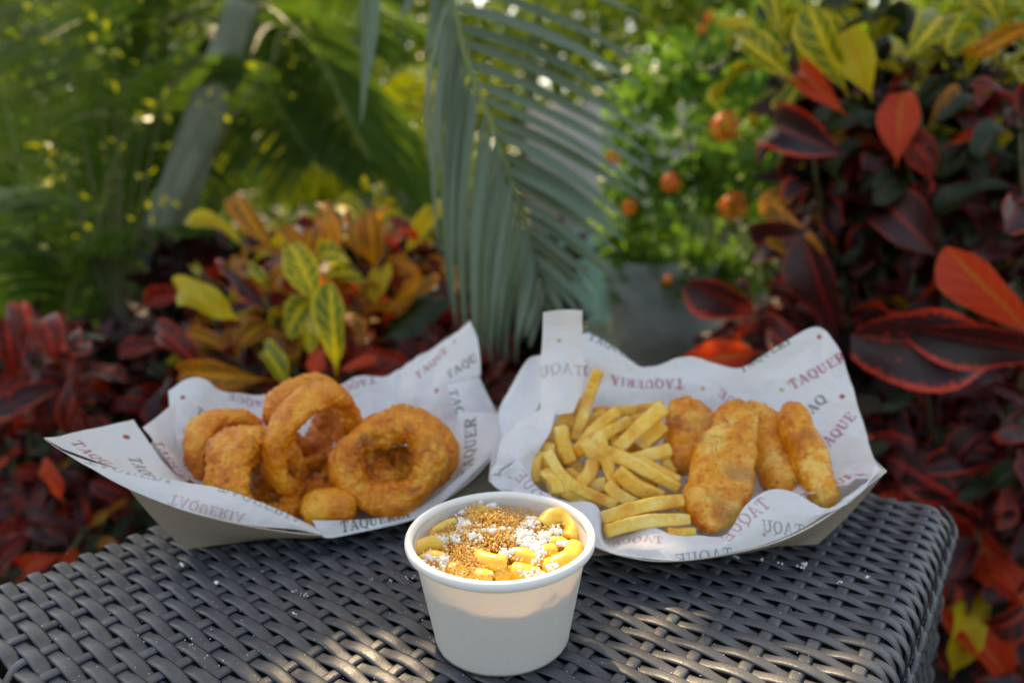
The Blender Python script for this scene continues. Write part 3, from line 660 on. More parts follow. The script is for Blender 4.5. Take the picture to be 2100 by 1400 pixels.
# distant trees -------------------------------------------------------
def tree(label, x, y, h, rx, mat, n=2600, seed=0, L=.10, group='trees in the far background', low=.25):
    root = empty('tree', (x, y, 0)); tag(root, label, 'tree', group)
    r = np.random.default_rng(seed)
    Vt, Ft, _ = tube(np.array([[x, y, 0], [x + r.uniform(-.1, .1), y, h * .35], [x + r.uniform(-.2, .2), y, h * .75]]), [.09, .07, .03], [.09, .07, .03], (0, -1, .1), 14, 8)
    child_qt('trunk', Vt, Ft, BARK_M, root)
    u = r.normal(size=(n, 3)); u /= np.linalg.norm(u, axis=1, keepdims=True); rad = r.uniform(.15, 1, n) ** .5
    P = np.array([x, y, h * (low + 1) / 2]) + u * rad[:, None] * np.array([rx, rx * .8, h * (1 - low) / 2])
    P += np.stack([noise(P, 1.6, 1), noise(P, 1.6, 2), noise(P, 1.6, 3)], -1) * .35
    P = P[noise(P, 2.2, seed + 9) > -.12]
    V, F = leaf_cloud(P, None, L, L * .5, seed); o = child('crown', V, F, mat, root); o['kind'] = 'stuff'
    return root
tree('dense dark green tree in the upper left background', -2.6, 6.0, 4.2, 1.5, FAR_M, 6500, 31, low=.05)
tree('yellow green sunlit tree behind the left palms', -1.7, 7.2, 4.4, 1.3, LIME_M, 4200, 32, low=.2)
tree('mid green tree behind the pale leaning palm trunk', -.9, 6.4, 3.8, 1.1, FAR_M, 6000, 33, low=.03)
tree('loose green tree above the hanging palm frond', .3, 6.8, 4.2, 1.2, FAR_M, 4200, 34, low=.3)
tree('leafy tree behind the orange flowering bush', 1.55, 5.8, 3.8, 1.1, FAR_M, 6000, 35, low=.03)
tree('bright green tree at the upper right behind the crotons', 2.9, 6.2, 4.2, 1.4, FAR_M, 6500, 36, low=.03)
tree('small yellow green tree between the palms and the wall', -.15, 5.0, 1.3, .45, LIME_M, 1500, 37, .07, low=.05)
tree('tall tree behind the far left palm', -4.6, 7.6, 5.0, 1.8, FAR_M, 6500, 38, low=.03)
tree('tall tree in the far right background', 5.2, 8.0, 5.2, 2.0, FAR_M, 6500, 39, low=.03)
P = np.c_[rng.uniform(-11, 11, 34000), rng.uniform(10, 12.5, 34000), rng.uniform(0, 1, 34000) ** .8 * 5.2]
P[:, 2] *= 0.7 + .3 * noise(np.c_[P[:, 0], 0 * P[:, 0], 0 * P[:, 0]], .7, 5)
V, F = leaf_cloud(P, None, .22, .13, 77)
o = obj('treeline', mesh_np('treeline', V, F), FAR_M); tag(o, 'green wall of far trees closing the garden', 'treeline', kind='stuff')

# shading tree crown overhead (out of frame), leaves a gap over the cup
cup_c = atz(1018, 1230, .03); gapdir = SUN
n = 5200
rc = np.random.default_rng(41); P = np.c_[rc.uniform(-2.0, 1.6, n), rc.uniform(1.35, 2.9, n), rc.uniform(2.15, 3.0, n)]
P2 = np.c_[rc.uniform(-.45, .55, 700), rc.uniform(.37, .70, 700), np.full(700, TZ)]; P2 = P2 + SUN * (rc.uniform(1.75, 2.4, 700) / SUN[2])[:, None]; P = np.concatenate([P, P2])  # extra unseen leaves added to keep direct sun off the trays
def ray_d(P, target): 
    Q = P - target; t = Q @ SUN; return np.linalg.norm(Q - t[:, None] * SUN, axis=1)
V, F = leaf_cloud(P, None, .17, .085, 91)
cc = V.reshape(-1, 4, 3).mean(1); Qc = cc - np.array([.085, .255, TZ]); tq = Qc[:, 2] / SUN[2]; hit = Qc - tq[:, None] * SUN
dd = np.hypot(hit[:, 0] * .42, hit[:, 1]); wob = noise(cc, 4, 5) * .035
ok = (dd > .112 + wob) | (rc.random(len(dd)) < .06)
V = V.reshape(-1, 4, 3)[ok].reshape(-1, 3); F = np.arange(len(V)).reshape(-1, 4)
sh = empty('shade_tree', (-1.2, 5.6, 0)); tag(sh, 'leafy tree crown out of view overhead, shaped to shade the table', 'tree')
o = child('crown', V, F, FAR_M, sh); o['kind'] = 'stuff'
Vt, Ft, _ = tube(np.array([[-1.2, 5.6, 0], [-1.1, 5.4, 1.4], [-.6, 4.6, 2.6]]), [.12, .1, .06], [.12, .1, .06], (0, -1, .1), 14, 8); child_qt('trunk', Vt, Ft, BARK_M, sh)

# ------------------------------------------------------------------ wicker table
EU = np.array([math.cos(YAW), math.sin(YAW), 0]); EV = np.array([-math.sin(YAW), math.cos(YAW), 0])
U0, U1, V0, V1 = .078, .556, .035, .486
tab = empty('wicker_table', EU * (U0 + U1) / 2 + EV * (V0 + V1) / 2); tag(tab, 'square dark grey woven rattan side table carrying the trays and the cup', 'table')
tab.rotation_euler = (0, 0, YAW)
TC = np.array(tab.location)
def tl_(u, v, z): return np.stack(np.broadcast_arrays(u - (U0 + U1) / 2, v - (V0 + V1) / 2, z), -1)   # table-local coordinates
PITV, PITU, RC = .0225, .0074, .013
VS = np.arange(V0 + .0155, V1 - .008, PITV)
US = np.arange(U0 + .008, U1 - .004, PITU)
HU, HV = (U1 - U0) / 2, (V1 - V0) / 2
def edge_path(half, drop, n_top, n_side, rc=RC):
    """cross profile over the top: arc length s -> (offset, z) with rounded edges"""
    Ltop = half - rc; La = rc * PI / 2; Lt = Ltop + La + drop
    s = np.linspace(-Lt, Lt, n_top)
    a_ = np.abs(s); x = np.where(a_ < Ltop, a_, np.where(a_ < Ltop + La, Ltop + rc * np.sin((a_ - Ltop) / rc), half))
    z = np.where(a_ < Ltop, 0, np.where(a_ < Ltop + La, -rc + rc * np.cos((a_ - Ltop) / rc), -rc - (a_ - Ltop - La)))
    nx = np.where(a_ < Ltop, 0, np.where(a_ < Ltop + La, np.sin((a_ - Ltop) / rc), 1)); nz = np.where(a_ < Ltop, 1, np.where(a_ < Ltop + La, np.cos((a_ - Ltop) / rc), 0))
    return s, x * np.sign(s), z, nx * np.sign(s), nz
def strip_mesh(name, s, x, z, nx, nz, along, hgt, hw, ht, lat=None, seg=9):
    """ribbon following the profile; along='v' or 'u'; hgt = out-of-surface offset along s"""
    X = x + nx * hgt; Z = z + nz * hgt; n = len(s)
    C = np.stack([np.zeros(n), X, Z], -1) if along == 'v' else np.stack([X, np.zeros(n), Z], -1)
    T = np.gradient(C, axis=0); T /= np.linalg.norm(T, axis=1, keepdims=True)
    B = np.array([1., 0, 0]) if along == 'v' else np.array([0, 1., 0]); Nn = np.cross(T, B); 
    Nn *= np.sign((Nn * (np.stack([0 * nx, nx, nz], -1) if along == 'v' else np.stack([nx, 0 * nx, nz], -1))).sum(1))[:, None]
    # half-round section: flat bottom, domed top
    ca = np.linspace(-1, 1, seg - 2); top = ht * (1 - np.abs(ca) ** 4) ** .5
    cx = np.r_[ca * hw, hw * .8, -hw * .8]; cz = np.r_[top, -ht * .5, -ht * .5]
    cxs = cx[None] + (0 if lat is None else lat[:, None]); 
    G = C[:, None] + B * cxs[..., None] + Nn[:, None] * cz[None, :, None]
    return mesh_np(name, G.reshape(-1, 3), grid_faces(n, len(cx), True))
WAVE_A = .0015
wide = []
for par in (0, 1):
  for var in range(3):
    s, x, z, nx, nz = edge_path(HV, .40, 560, 0)
    # phase: zero of s at table centre
    ph = (s - (VS[0] - (V0 + V1) / 2)) / PITV
    c_ = np.cos(PI * (ph + par)); hgt = WAVE_A * np.sign(c_) * np.abs(c_) ** .8 - .0012
    hgt = hgt + noise(np.stack([s * 0 + var * 3.1, s, s * 0 + par], -1), 60, var) * .00035
    lat = noise(np.stack([s * 0 + var * 5.1, s, s * 0 + par], -1), 35, var + 7) * .0005
    wide.append(strip_mesh('wide_strand', s, x, z, nx, nz, 'v', hgt, .00375, .0008, lat))
for me in wide: me.materials.append(WICKER)
for k, u in enumerate(US):
    o = bpy.data.objects.new('wide_strand', wide[(k % 2) * 3 + random.randrange(3)]); col.objects.link(o); o.parent = tab
    o.location = (u - (U0 + U1) / 2 + random.uniform(-.0004, .0004), 0, TZ)
    f = max(0, 1 - min(u - U0, U1 - u) / .02)          # plan corner rounding
    o.scale = (1, 1 - .045 * f * f, 1); o.location.z -= .003 * f * f
thin = []
for par in (0, 1):
    s, x, z, nx, nz = edge_path(HU, .40, 520, 0)
    ph = (s - (US[0] - (U0 + U1) / 2)) / PITU
    hgt = -WAVE_A * .25 * np.cos(PI * (ph + par)) - .0012
    thin.append(strip_mesh('cross_strand', s, x, z, nx, nz, 'u', hgt, .0034, .0011, None))
for me in thin: me.materials.append(WICKER)
for i, v in enumerate(VS):
    o = bpy.data.objects.new('cross_strand', thin[i % 2]); col.objects.link(o); o.parent = tab
    o.location = (0, v - (V0 + V1) / 2 + random.uniform(-.0006, .0006), TZ)
# horizontal strands on the four sides
def straight(name, L, hw, ht, along, wob, per, ph0):
    n = 150; s = np.linspace(-L / 2, L / 2, n); h = wob * np.cos(PI * s / per + ph0)
    return s, h
for sgn in (-1, 1):
    zrow = np.arange(.024, .41, PITV)
    for i, dz in enumerate(zrow):      # on the v faces
        s = np.linspace(-HU + .006, HU - .006, 200); hgt = .0006 * np.cos(PI * s / PITU)
        C = np.stack([s, sgn * (HV - .0012 + hgt), 0 * s - dz], -1)
        V, F, _ = tube(C, .0033, .0012, (0, sgn, 0), 200, 8, 2.6); me = mesh_qt('side_strand', V, F); me.materials.append(WICKER)
        o = bpy.data.objects.new('side_strand', me); col.objects.link(o); o.parent = tab; o.location = (0, 0, TZ)
base_side = {}
for sgn in (-1, 1):
    for i in range(50):                # on the u faces the wide strands run level
        dz = .012 + i * PITU; par = i % 2
        key = (sgn, par)
        if key not in base_side:
            s = np.linspace(-HV + .006, HV - .006, 160); hgt = WAVE_A * np.cos(PI * ((s - (VS[0] - (V0 + V1) / 2)) / PITV + par))
            V, F, _ = tube(np.stack([sgn * (HU - .0012 + hgt), s, 0 * s], -1), .0035, .0012, (sgn, 0, 0), 160, 8, 2.6); me = mesh_qt('side_strand', V, F); me.materials.append(WICKER); base_side[key] = me
        o = bpy.data.objects.new('side_strand', base_side[key]); col.objects.link(o); o.parent = tab; o.location = (0, 0, TZ - dz)
# corner posts + braid along the top edges
for su in (-1, 1):
    for sv in (-1, 1):
        for k in range(26):
            z0 = TZ - .012 - k * .0155
            c0 = np.array([su * (HU - .004), sv * (HV - .004), z0]); d1 = np.array([su * .0045, -sv * .004, -.011]); d2 = np.array([-su * .004, sv * .0045, -.011])
            dd_ = d1 if k % 2 else d2
            V, F, _ = tube(np.array([c0 - dd_ * .9, c0 + np.array([su * .003, sv * .003, 0]), c0 + dd_ * .9]), [.0008, .0036, .0008], [.0008, .0018, .0008], (su, sv, 0), 9, 8); me = mesh_qt('braid', V, F); me.materials.append(WICKER)
            o = bpy.data.objects.new('corner_braid', me); col.objects.link(o); o.parent = tab
bme = []
for par in (0, 1):
    c0 = np.array([0, 0, 0.]); d_ = np.array([.0095, 0, .0045 if par else -.0045])
    V, F, _ = tube(np.array([c0 - d_, c0 + np.array([0, -.0022, 0]), c0 + d_]), [.0008, .0034, .0008], [.0008, .0017, .0008], (0, -1, .15), 11, 8); me = mesh_qt('edge_braid', V, F); me.materials.append(WICKER); bme.append(me)
for k in range(44):
    o = bpy.data.objects.new('edge_braid', bme[k % 2]); col.objects.link(o); o.parent = tab
    o.location = (-HU + .012 + k * .0105, -HV - .0018, TZ - .0165 + (.001 if k % 2 else -.001))
V, F = box((-HU + .012, -HV + .012, .02), (HU - .012, HV - .012, TZ - .009)); me = mesh_np('weave_void_box', V, F, False); obj('weave_void_box', me, VOID_LEG_M, tab)  # dark box added so the gaps in the weave look like deep shade
for su in (-1, 1):
    for sv in (-1, 1):
        V, F = box((su * (HU - .03) - .012, sv * (HV - .03) - .012, 0), (su * (HU - .03) + .012, sv * (HV - .03) + .012, .03)); obj('leg', mesh_np('leg', V, F, False), VOID_LEG_M, tab)

# ------------------------------------------------------------------ lettering raster
def letter(ch, H=48):
    wd = {'T': .95, 'A': 1.02, 'Q': 1.0, 'U': 1.0, 'E': .88, 'R': 1.0, 'I': .48}[ch]
    W_ = int(H * wd); yy, xx = np.meshgrid(np.linspace(1.0, -.25, int(H * 1.25)), np.linspace(0, wd, W_), indexing='ij'); x = xx / wd; y = yy
    def R(x0, x1, y0, y1): return (x >= x0) & (x <= x1) & (y >= y0) & (y <= y1)
    def S(x0, y0, x1, y1, w_):
        dx, dy = x1 - x0, y1 - y0; t = ((x - x0) * dx + (y - y0) * dy) / (dx * dx + dy * dy); d = np.hypot(x - x0 - t * dx, y - y0 - t * dy); return (d < w_ / 2) & (t >= 0) & (t <= 1)
    def El(cx, cy, rx, ry): return ((x - cx) / rx) ** 2 + ((y - cy) / ry) ** 2 < 1
    if ch == 'T': g = R(.40, .60, 0, 1) | R(.03, .97, .88, 1) | R(.03, .12, .66, 1) | R(.88, .97, .66, 1) | R(.25, .75, 0, .10)
    elif ch == 'A': g = S(.14, 0, .47, 1, .09) | S(.48, 1, .83, 0, .19) | R(.25, .70, .28, .37) | R(0, .32, 0, .09) | R(.62, 1, 0, .09)
    elif ch == 'Q': g = (El(.5, .5, .49, .52) & ~El(.5, .5, .28, .42)) | S(.40, .12, .90, -.16, .12)
    elif ch == 'U': g = R(.12, .31, .3, 1) | R(.72, .82, .3, 1) | (El(.47, .32, .355, .33) & ~El(.515, .34, .205, .23) & (y < .32)) | R(0, .43, .91, 1) | R(.58, .97, .91, 1)
    elif ch == 'E': g = R(.13, .34, 0, 1) | R(0, .92, .90, 1) | R(0, .95, 0, .10) | R(.3, .66, .46, .55) | R(.60, .68, .34, .67) | R(.84, .93, .68, 1) | R(.86, .95, 0, .32)
    elif ch == 'R': g = R(.12, .32, 0, 1) | R(0, .5, .91, 1) | R(0, .44, 0, .09) | (El(.47, .73, .38, .27) & ~El(.45, .73, .19, .18) & (x > .3)) | S(.48, .48, .80, .0, .19) | R(.66, 1, 0, .09)
    else: g = R(.30, .72, 0, 1) | R(.05, .95, .91, 1) | R(.05, .95, 0, .09)
    return g.astype(float)
_gap = np.zeros((60, 4))
WORD = np.concatenate([np.concatenate([letter(c_), _gap], 1) for c_ in 'TAQUERIA'], 1)
WASP = WORD.shape[1] / 48.0      # length / cap height
_cw = [letter(c_).shape[1] + 4 for c_ in 'TAQUERIA']; CUTS = (np.cumsum(_cw) - 2) / (sum(_cw))
def blur(a):
    for ax in (0, 1): a = (np.roll(a, 1, ax) + 2 * a + np.roll(a, -1, ax)) / 4
    return a
WORD = blur(WORD)
def sample_word(x, y):
    """x 0..1 along the word, y in cap heights (0 base, 1 top)"""
    X = x * (WORD.shape[1] - 1); Y = (1 - y) / 1.25 * (WORD.shape[0] - 1)
    ok = (X > 0) & (X < WORD.shape[1] - 2) & (Y > 0) & (Y < WORD.shape[0] - 2)
    i = np.clip(Y.astype(int), 0, WORD.shape[0] - 2); j = np.clip(X.astype(int), 0, WORD.shape[1] - 2); fy, fx = Y - i, X - j
    r = WORD[i, j] * (1 - fy) * (1 - fx) + WORD[i + 1, j] * fy * (1 - fx) + WORD[i, j + 1] * (1 - fy) * fx + WORD[i + 1, j + 1] * fy * fx
    return np.where(ok, r, 0)

def patch(C, step=.00065):
    """C: list of rows of (px,py,Y) -> fine grid"""
    A = np.array([[at(*p) for p in row] for row in C])
    l0 = np.linalg.norm(np.diff(A, axis=0), axis=-1).sum(0).max(); l1 = np.linalg.norm(np.diff(A, axis=1), axis=-1).sum(1).max()
    n, m = max(6, int(l0 / step)), max(6, int(l1 / step))
    B = resample(A, n); B = np.swapaxes(resample(np.swapaxes(B, 0, 1), m), 0, 1)
    return B
def crumple(B, amp=1.0, seed=0, edge=True):
    N = normals_grid(B)
    d = (np.abs(noise(B, 26, seed)) - .3) * .0046 - (np.abs(noise(B, 47, seed + 4)) - .3) * .0024 + (np.abs(noise(B, 90, seed + 1)) - .3) * .0010 + noise(B, 14, seed + 2) * .002
    return B + N * (d * amp)[..., None]
def liner_piece(root, C, texts=(), dots=(), amp=1.0, seed=0, fade=1.0, name='liner_fold', thick=True):
    B = crumple(patch(C), amp, seed); Pf = B.reshape(-1, 3); px = proj(Pf); pr = np.zeros((len(Pf), 4)); pr[:, 3] = 1
    for (x0, y0, x1, y1, colr, flip, mir, cap) in texts:
        # anchor two pixels of the word's baseline on the sheet, then lay the word out in the sheet's own plane
        i0 = np.argmin(((px - (x0, y0)) ** 2).sum(1)); i1 = np.argmin(((px - (x1, y1)) ** 2).sum(1)); p0 = Pf[i0]
        d = unit(Pf[i1] - p0); j = ((px - ((x0 + x1) / 2, (y0 + y1) / 2)) ** 2).sum(1).argmin()
        dist = np.linalg.norm(Pf[i1] - p0)
        nn = unit(normals_grid(B).reshape(-1, 3)[j]); 
        if nn @ (CAM - p0) < 0: nn = -nn
        up = np.cross(nn, d); L = cap * WASP; Q = Pf - p0; xs = (Q @ d) / L; ys = (Q @ up) / cap
        near = np.abs(Q @ nn) < .03
        near &= ((Q @ d) < CUTS[np.argmin(np.abs(CUTS * L - dist))] * L)
        if flip: ys = 1 - ys
        v = sample_word(xs, ys) * near
        pr[:, 0 if colr == 'm' else 1] = np.maximum(pr[:, 0 if colr == 'm' else 1], v * fade)
    for (dx, dy, colr, rad) in dots:
        i0 = np.argmin(((px - (dx, dy)) ** 2).sum(1)); dist = np.linalg.norm(Pf - Pf[i0], axis=1); v = np.clip((rad - dist) / .0006 + .5, 0, 1)
        if colr == 'r': pr[:, 2] = np.maximum(pr[:, 2], v * fade)
        else: pr[:, 3] = np.minimum(pr[:, 3], 1 - v)
    return child(name, Pf, grid_faces(B.shape[0], B.shape[1]), PAPER, root, attr={'print': pr})

def board(root, C, name='side_panel', n=30, mm=14, flipn=False):
    """tray wall from a control grid; thin board with kraft outside and white inside"""
    A = np.array([[np.array(p, float) if len(p) == 4 else at(*p) for p in row] for row in C])[..., :3]
    B = resample(A, mm); B = np.swapaxes(resample(np.swapaxes(B, 0, 1), n), 0, 1)
    F = grid_faces(B.shape[0], B.shape[1])
    if flipn: F = F[:, ::-1]
    me_o = child(name, B.reshape(-1, 3), F, KRAFT, root)
    return me_o, B
def rim_edge(root, row, hint=(0, 0, 1)):
    V, F, _ = tube(row, .0005, .0004, hint, len(row) * 2, 6); return child_qt('cut_edge', V, F, KEDGE, root)

# ------------------------------------------------------------------ left tray
def tray(name, label, floor4, rims, nrm):
    """floor4: 4 world xy corners (FL, FR, BR, BL); rims: for each side a row of (px,py,Y)"""
    fl = np.array([[p[0], p[1], TZ + .0032] for p in floor4]); root = empty(name, fl.mean(0) - (0, 0, .002)); tag(root, label, 'food tray', 'paper food trays on the table')
    n = 14
    gl = resample(np.stack([resample(fl[[0, 1]], n), resample(fl[[3, 2]], n)]), n); child('floor_panel', gl.reshape(-1, 3), grid_faces(n, n), KRAFT, root)
    for k, row in enumerate(rims):
        a, b = fl[k], fl[(k + 1) % 4]; rim = np.array([at(*p) for p in row]); m = 30; R1 = resample(rim, m); R0 = resample(np.stack([a, b]), m)
        t = np.linspace(0, 1, 10)[:, None, None]; G = R0[None] * (1 - t) + R1[None] * t; G[..., 2] -= (np.sin(PI * t[..., 0]) * .003)
        F = grid_faces(10, m)
        # outside must be the front face: check against direction away from centre
        nn = normals_grid(G)[5, m // 2]; outw = G[5, m // 2] - root.location; 
        if nn @ np.array(outw) * 1.0 < 0: F = F[:, ::-1]
        child('side_panel', G.reshape(-1, 3), F, KRAFT, root); rim_edge(root, R1)
    return root
e1 = unit([.205, .050, 0])[:2]; e2 = np.array([-e1[1], e1[0]])
FLc = atz(381, 1126, .003)[:2]
fl4 = [FLc, FLc + e1 * .205, FLc + e1 * .195 + e2 * .10, FLc + e2 * .10 + e1 * .01]
LT = tray('food_tray', 'grey kraft boat tray with pointed paper corner, holding the onion rings', fl4,
  [[(262, 1000, .395), (400, 1052, .392), (560, 1086, .40), (700, 1094, .41), (850, 1056, .43), (960, 990, .455), (1030, 915, .475), (1078, 856, .49)],
   [(1078, 856, .49), (1040, 855, .52), (1018, 845, .55), (985, 780, .58)],
   [(985, 780, .58), (860, 800, .59), (700, 815, .58), (500, 835, .55), (352, 850, .51)],
   [(352, 850, .51), (330, 880, .48), (300, 930, .44), (262, 1000, .395)]], None)
LL = empty('paper_liner', np.array(LT.location) + (0, 0, .004)); tag(LL, 'white greaseproof paper with red and green word print under the onion rings', 'paper liner', 'printed paper liners in the trays')
T_ = .0072
liner_piece(LL, [ # floor + back wall
  [(345, 802, .515), (400, 775, .53), (455, 800, .55), (555, 811, .575), (660, 800, .59), (741, 776, .60), (800, 773, .60), (880, 720, .595), (966, 658, .58)],
  [(352, 870, .485), (410, 850, .51), (470, 865, .53), (560, 870, .55), (660, 865, .56), (741, 850, .565), (810, 840, .565), (885, 800, .56), (985, 725, .56)],
  [(372, 950, .45), (430, 945, .475), (500, 945, .495), (580, 945, .505), (660, 945, .51), (741, 940, .515), (820, 935, .52), (890, 890, .53), (980, 800, .555)],
  [(430, 1015, .425), (480, 1020, .44), (540, 1020, .45), (600, 1020, .455), (670, 1020, .46), (745, 1015, .465), (830, 1005, .475), (900, 960, .49), (975, 860, .535)],
  [(470, 1060, .41), (520, 1065, .415), (570, 1075, .42), (620, 1078, .42), (690, 1078, .43), (760, 1070, .44), (840, 1045, .455), (910, 1000, .475), (965, 930, .50)]],
  texts=[(855, 778, 925, 712, 'm', False, False, T_), (918, 777, 998, 735, 'g', False, False, T_), (560, 822, 473, 806, 'm', False, False, T_), (770, 770, 690, 795, 'm', False, False, T_), (400, 845, 445, 872, 'g', False, False, T_), (372, 878, 405, 930, 'm', False, False, T_)],
  dots=[(895, 800, 'r', .0022), (375, 815, 'r', .0018), (560, 795, 'y', .0015), (932, 700, 'y', .0015)], amp=1.2, seed=3)
liner_piece(LL, [ # left end wall and flap
  [(90, 897, .385), (180, 878, .42), (274, 859, .45)],
  [(150, 926, .388), (225, 915, .415), (300, 900, .44)],
  [(240, 960, .39), (290, 955, .41), (335, 945, .43)],
  [(340, 990, .395), (360, 990, .41), (385, 990, .43)]],
  texts=[(143, 905, 205, 952, 'm', False, False, T_), (262, 935, 300, 985, 'g', False, False, T_ * 1.1)], dots=[(259, 895, 'r', .0022)], amp=.5, seed=8)
liner_piece(LL, [
  [(292, 878, .455), (325, 852, .475), (356, 826, .495)],
  [(330, 930, .44), (350, 920, .46), (368, 905, .475)],
  [(378, 992, .425), (385, 985, .435), (398, 975, .445)]],
  texts=[(312, 905, 372, 985, 'm', False, False, T_)], amp=.5, seed=9)
liner_piece(LL, [ # front fold, back of the sheet shows
  [(90, 897, .384), (146, 931, .386), (250, 962, .39), (365, 986, .395), (446, 1000, .398), (536, 1030, .40), (600, 1060, .405), (650, 1082, .405)],
  [(92, 899, .382), (180, 953, .382), (260, 985, .385), (365, 1018, .39), (446, 1038, .39), (530, 1058, .395), (600, 1072, .40), (655, 1090, .402)],
  [(94, 901, .381), (190, 962, .381), (265, 1002, .383), (365, 1042, .387), (446, 1062, .389), (530, 1078, .393), (600, 1084, .399), (662, 1096, .401)]],
  texts=[(170, 948, 350, 990, 'g', True, False, T_), (445, 1006, 640, 1084, 'g', True, False, T_ * .95), (335, 1052, 520, 1084, 'm', True, False, T_ * .8)], amp=.4, seed=11, fade=.5)
liner_piece(LL, [ # front fold right part
  [(640, 1066, .405), (720, 1066, .412), (790, 1060, .422), (841, 1046, .43), (890, 1020, .44), (945, 975, .452), (1010, 915, .468), (1077, 850, .487)],
  [(650, 1082, .403), (680, 1096, .405), (760, 1078, .415), (841, 1058, .425), (890, 1035, .435), (945, 988, .449), (1012, 922, .465), (1079, 854, .486)],
  [(655, 1086, .402), (672, 1102, .403), (730, 1092, .410), (841, 1066, .423), (890, 1042, .433), (945, 995, .448), (1014, 926, .464), (1080, 857, .486)]],
  texts=[(700, 1092, 850, 1056, 'g', False, False, T_ * .8)], amp=.3, seed=12)
liner_piece(LL, [ # right flap carrying the word TAQUER
  [(938, 843, .515), (990, 846, .51), (1040, 850, .505), (1085, 848, .495)],
  [(936, 900, .50), (975, 905, .49), (1010, 895, .485), (1045, 885, .478)],
  [(934, 950, .485), (950, 952, .475), (975, 945, .47), (1000, 925, .468)],
  [(925, 1005, .465), (935, 1000, .46), (945, 988, .458), (955, 975, .456)]],
  texts=[(978, 985, 976, 850, 'g', False, False, T_ * 1.25), (1052, 880, 1050, 850, 'm', False, False, T_)], amp=.3, seed=13)
liner_piece(LL, [
  [(915, 790, .53), (950, 780, .54), (985, 775, .55)],
  [(925, 820, .52), (960, 815, .53), (1005, 815, .545)],
  [(935, 850, .515), (975, 850, .52), (1018, 850, .53)]], texts=[(918, 800, 932, 850, 'g', False, False, T_)], amp=.8, seed=14)

# ------------------------------------------------------------------ right tray
FR_ = atz(1677, 1116, .003)[:2]; e1 = unit([.19, .012, 0])[:2]; e2 = np.array([-e1[1], e1[0]])
fr4 = [FR_ - e1 * .165, FR_, FR_ + e2 * .10 - e1 * .005, FR_ - e1 * .16 + e2 * .10]
RTY = tray('food_tray', 'white lined kraft boat tray holding fries and chicken strips', fr4,
  [[(1003, 985, .43), (1100, 1060, .395), (1213, 1117, .37), (1290, 1142, .362), (1369, 1150, .36), (1471, 1139, .362), (1594, 1110, .372), (1697, 1058, .385), (1817, 966, .405)],
   [(1817, 966, .405), (1800, 950, .44), (1780, 930, .48), (1765, 900, .515)],
   [(1765, 900, .515), (1600, 860, .54), (1400, 830, .55), (1250, 780, .55), (1108, 728, .545)],
   [(1108, 728, .545), (1082, 739, .53), (1045, 800, .50), (1021, 852, .48), (1003, 985, .43)]], None)
RL = empty('paper_liner', np.array(RTY.location) + (0, 0, .004)); tag(RL, 'crumpled white greaseproof paper with red and green word print under the fries and chicken', 'paper liner', 'printed paper liners in the trays')
liner_piece(RL, [
  [(1120, 735, .53), (1201, 680, .545), (1242, 697, .545), (1320, 750, .54), (1410, 731, .54), (1463, 745, .54), (1520, 755, .54), (1600, 712, .535), (1680, 671, .525), (1729, 740, .505)],
  [(1110, 790, .51), (1190, 770, .525), (1250, 770, .53), (1320, 790, .53), (1400, 790, .53), (1463, 800, .53), (1530, 805, .53), (1610, 790, .52), (1690, 770, .505), (1750, 800, .49)],
  [(1090, 870, .485), (1170, 860, .505), (1250, 860, .515), (1320, 860, .515), (1400, 860, .515), (1463, 870, .51), (1540, 870, .505), (1620, 870, .495), (1700, 870, .485), (1772, 870, .47)],
  [(1075, 940, .455), (1150, 960, .47), (1240, 970, .475), (1320, 975, .47), (1400, 975, .465), (1463, 980, .46), (1540, 980, .455), (1630, 970, .45), (1715, 950, .445), (1786, 925, .44)],
  [(1085, 985, .435), (1150, 1030, .43), (1240, 1070, .42), (1320, 1080, .415), (1400, 1080, .41), (1463, 1080, .41), (1540, 1060, .41), (1630, 1030, .41), (1730, 995, .41), (1800, 955, .41)]],
  texts=[(1402, 778, 1262, 770, 'm', False, False, T_), (1575, 828, 1470, 788, 'm', False, False, T_), (1625, 800, 1735, 740, 'm', False, False, T_), (1520, 765, 1630, 700, 'g', False, False, T_ * .9), (1205, 695, 1318, 752, 'g', False, False, T_ * .9), (1650, 860, 1700, 815, 'g', False, False, T_),
         (1683, 925, 1770, 845, 'm', False, False, T_), (1660, 1046, 1780, 975, 'm', False, False, T_), (1210, 752, 1186, 748, 'm', False, False, T_)],
  dots=[(1441, 797, 'y', .0016), (1603, 799, 'y', .0016), (1680, 690, 'r', .0016), (1727, 812, 'r', .0018), (1767, 972, 'r', .0016)], amp=2.0, seed=23)
liner_piece(RL, [ # upright strip
  [(1114, 640, .500), (1150, 635, .495), (1195, 637, .50)],
  [(1113, 690, .502), (1150, 690, .498), (1195, 690, .502)],
  [(1111, 745, .50), (1150, 748, .490), (1195, 752, .498)],
  [(1108, 800, .49), (1150, 805, .478), (1192, 800, .485)],
  [(1112, 850, .475), (1140, 850, .465), (1175, 845, .470)]],
  texts=[(1196, 750, 1110, 752, 'g', True, True, T_ * 1.1)], dots=[(1147, 698, 'y', .0014)], amp=.5, seed=24, fade=.45)
liner_piece(RL, [ # left crumpled fold of the liner
  [(1075, 850, .470), (1105, 838, .470), (1140, 835, .465)],
  [(1040, 890, .455), (1080, 885, .448), (1128, 885, .448)],
  [(1015, 940, .438), (1060, 930, .430), (1100, 935, .436)],
  [(1005, 985, .424), (1050, 1000, .412), (1095, 985, .42)],
  [(1040, 1020, .410), (1080, 1025, .402), (1130, 1015, .41)]],
  texts=[(1095, 1000, 1065, 945, 'g', True, True, T_), (1150, 1030, 1058, 950, 'm', True, True, T_)], amp=1.8, seed=25, fade=.7)
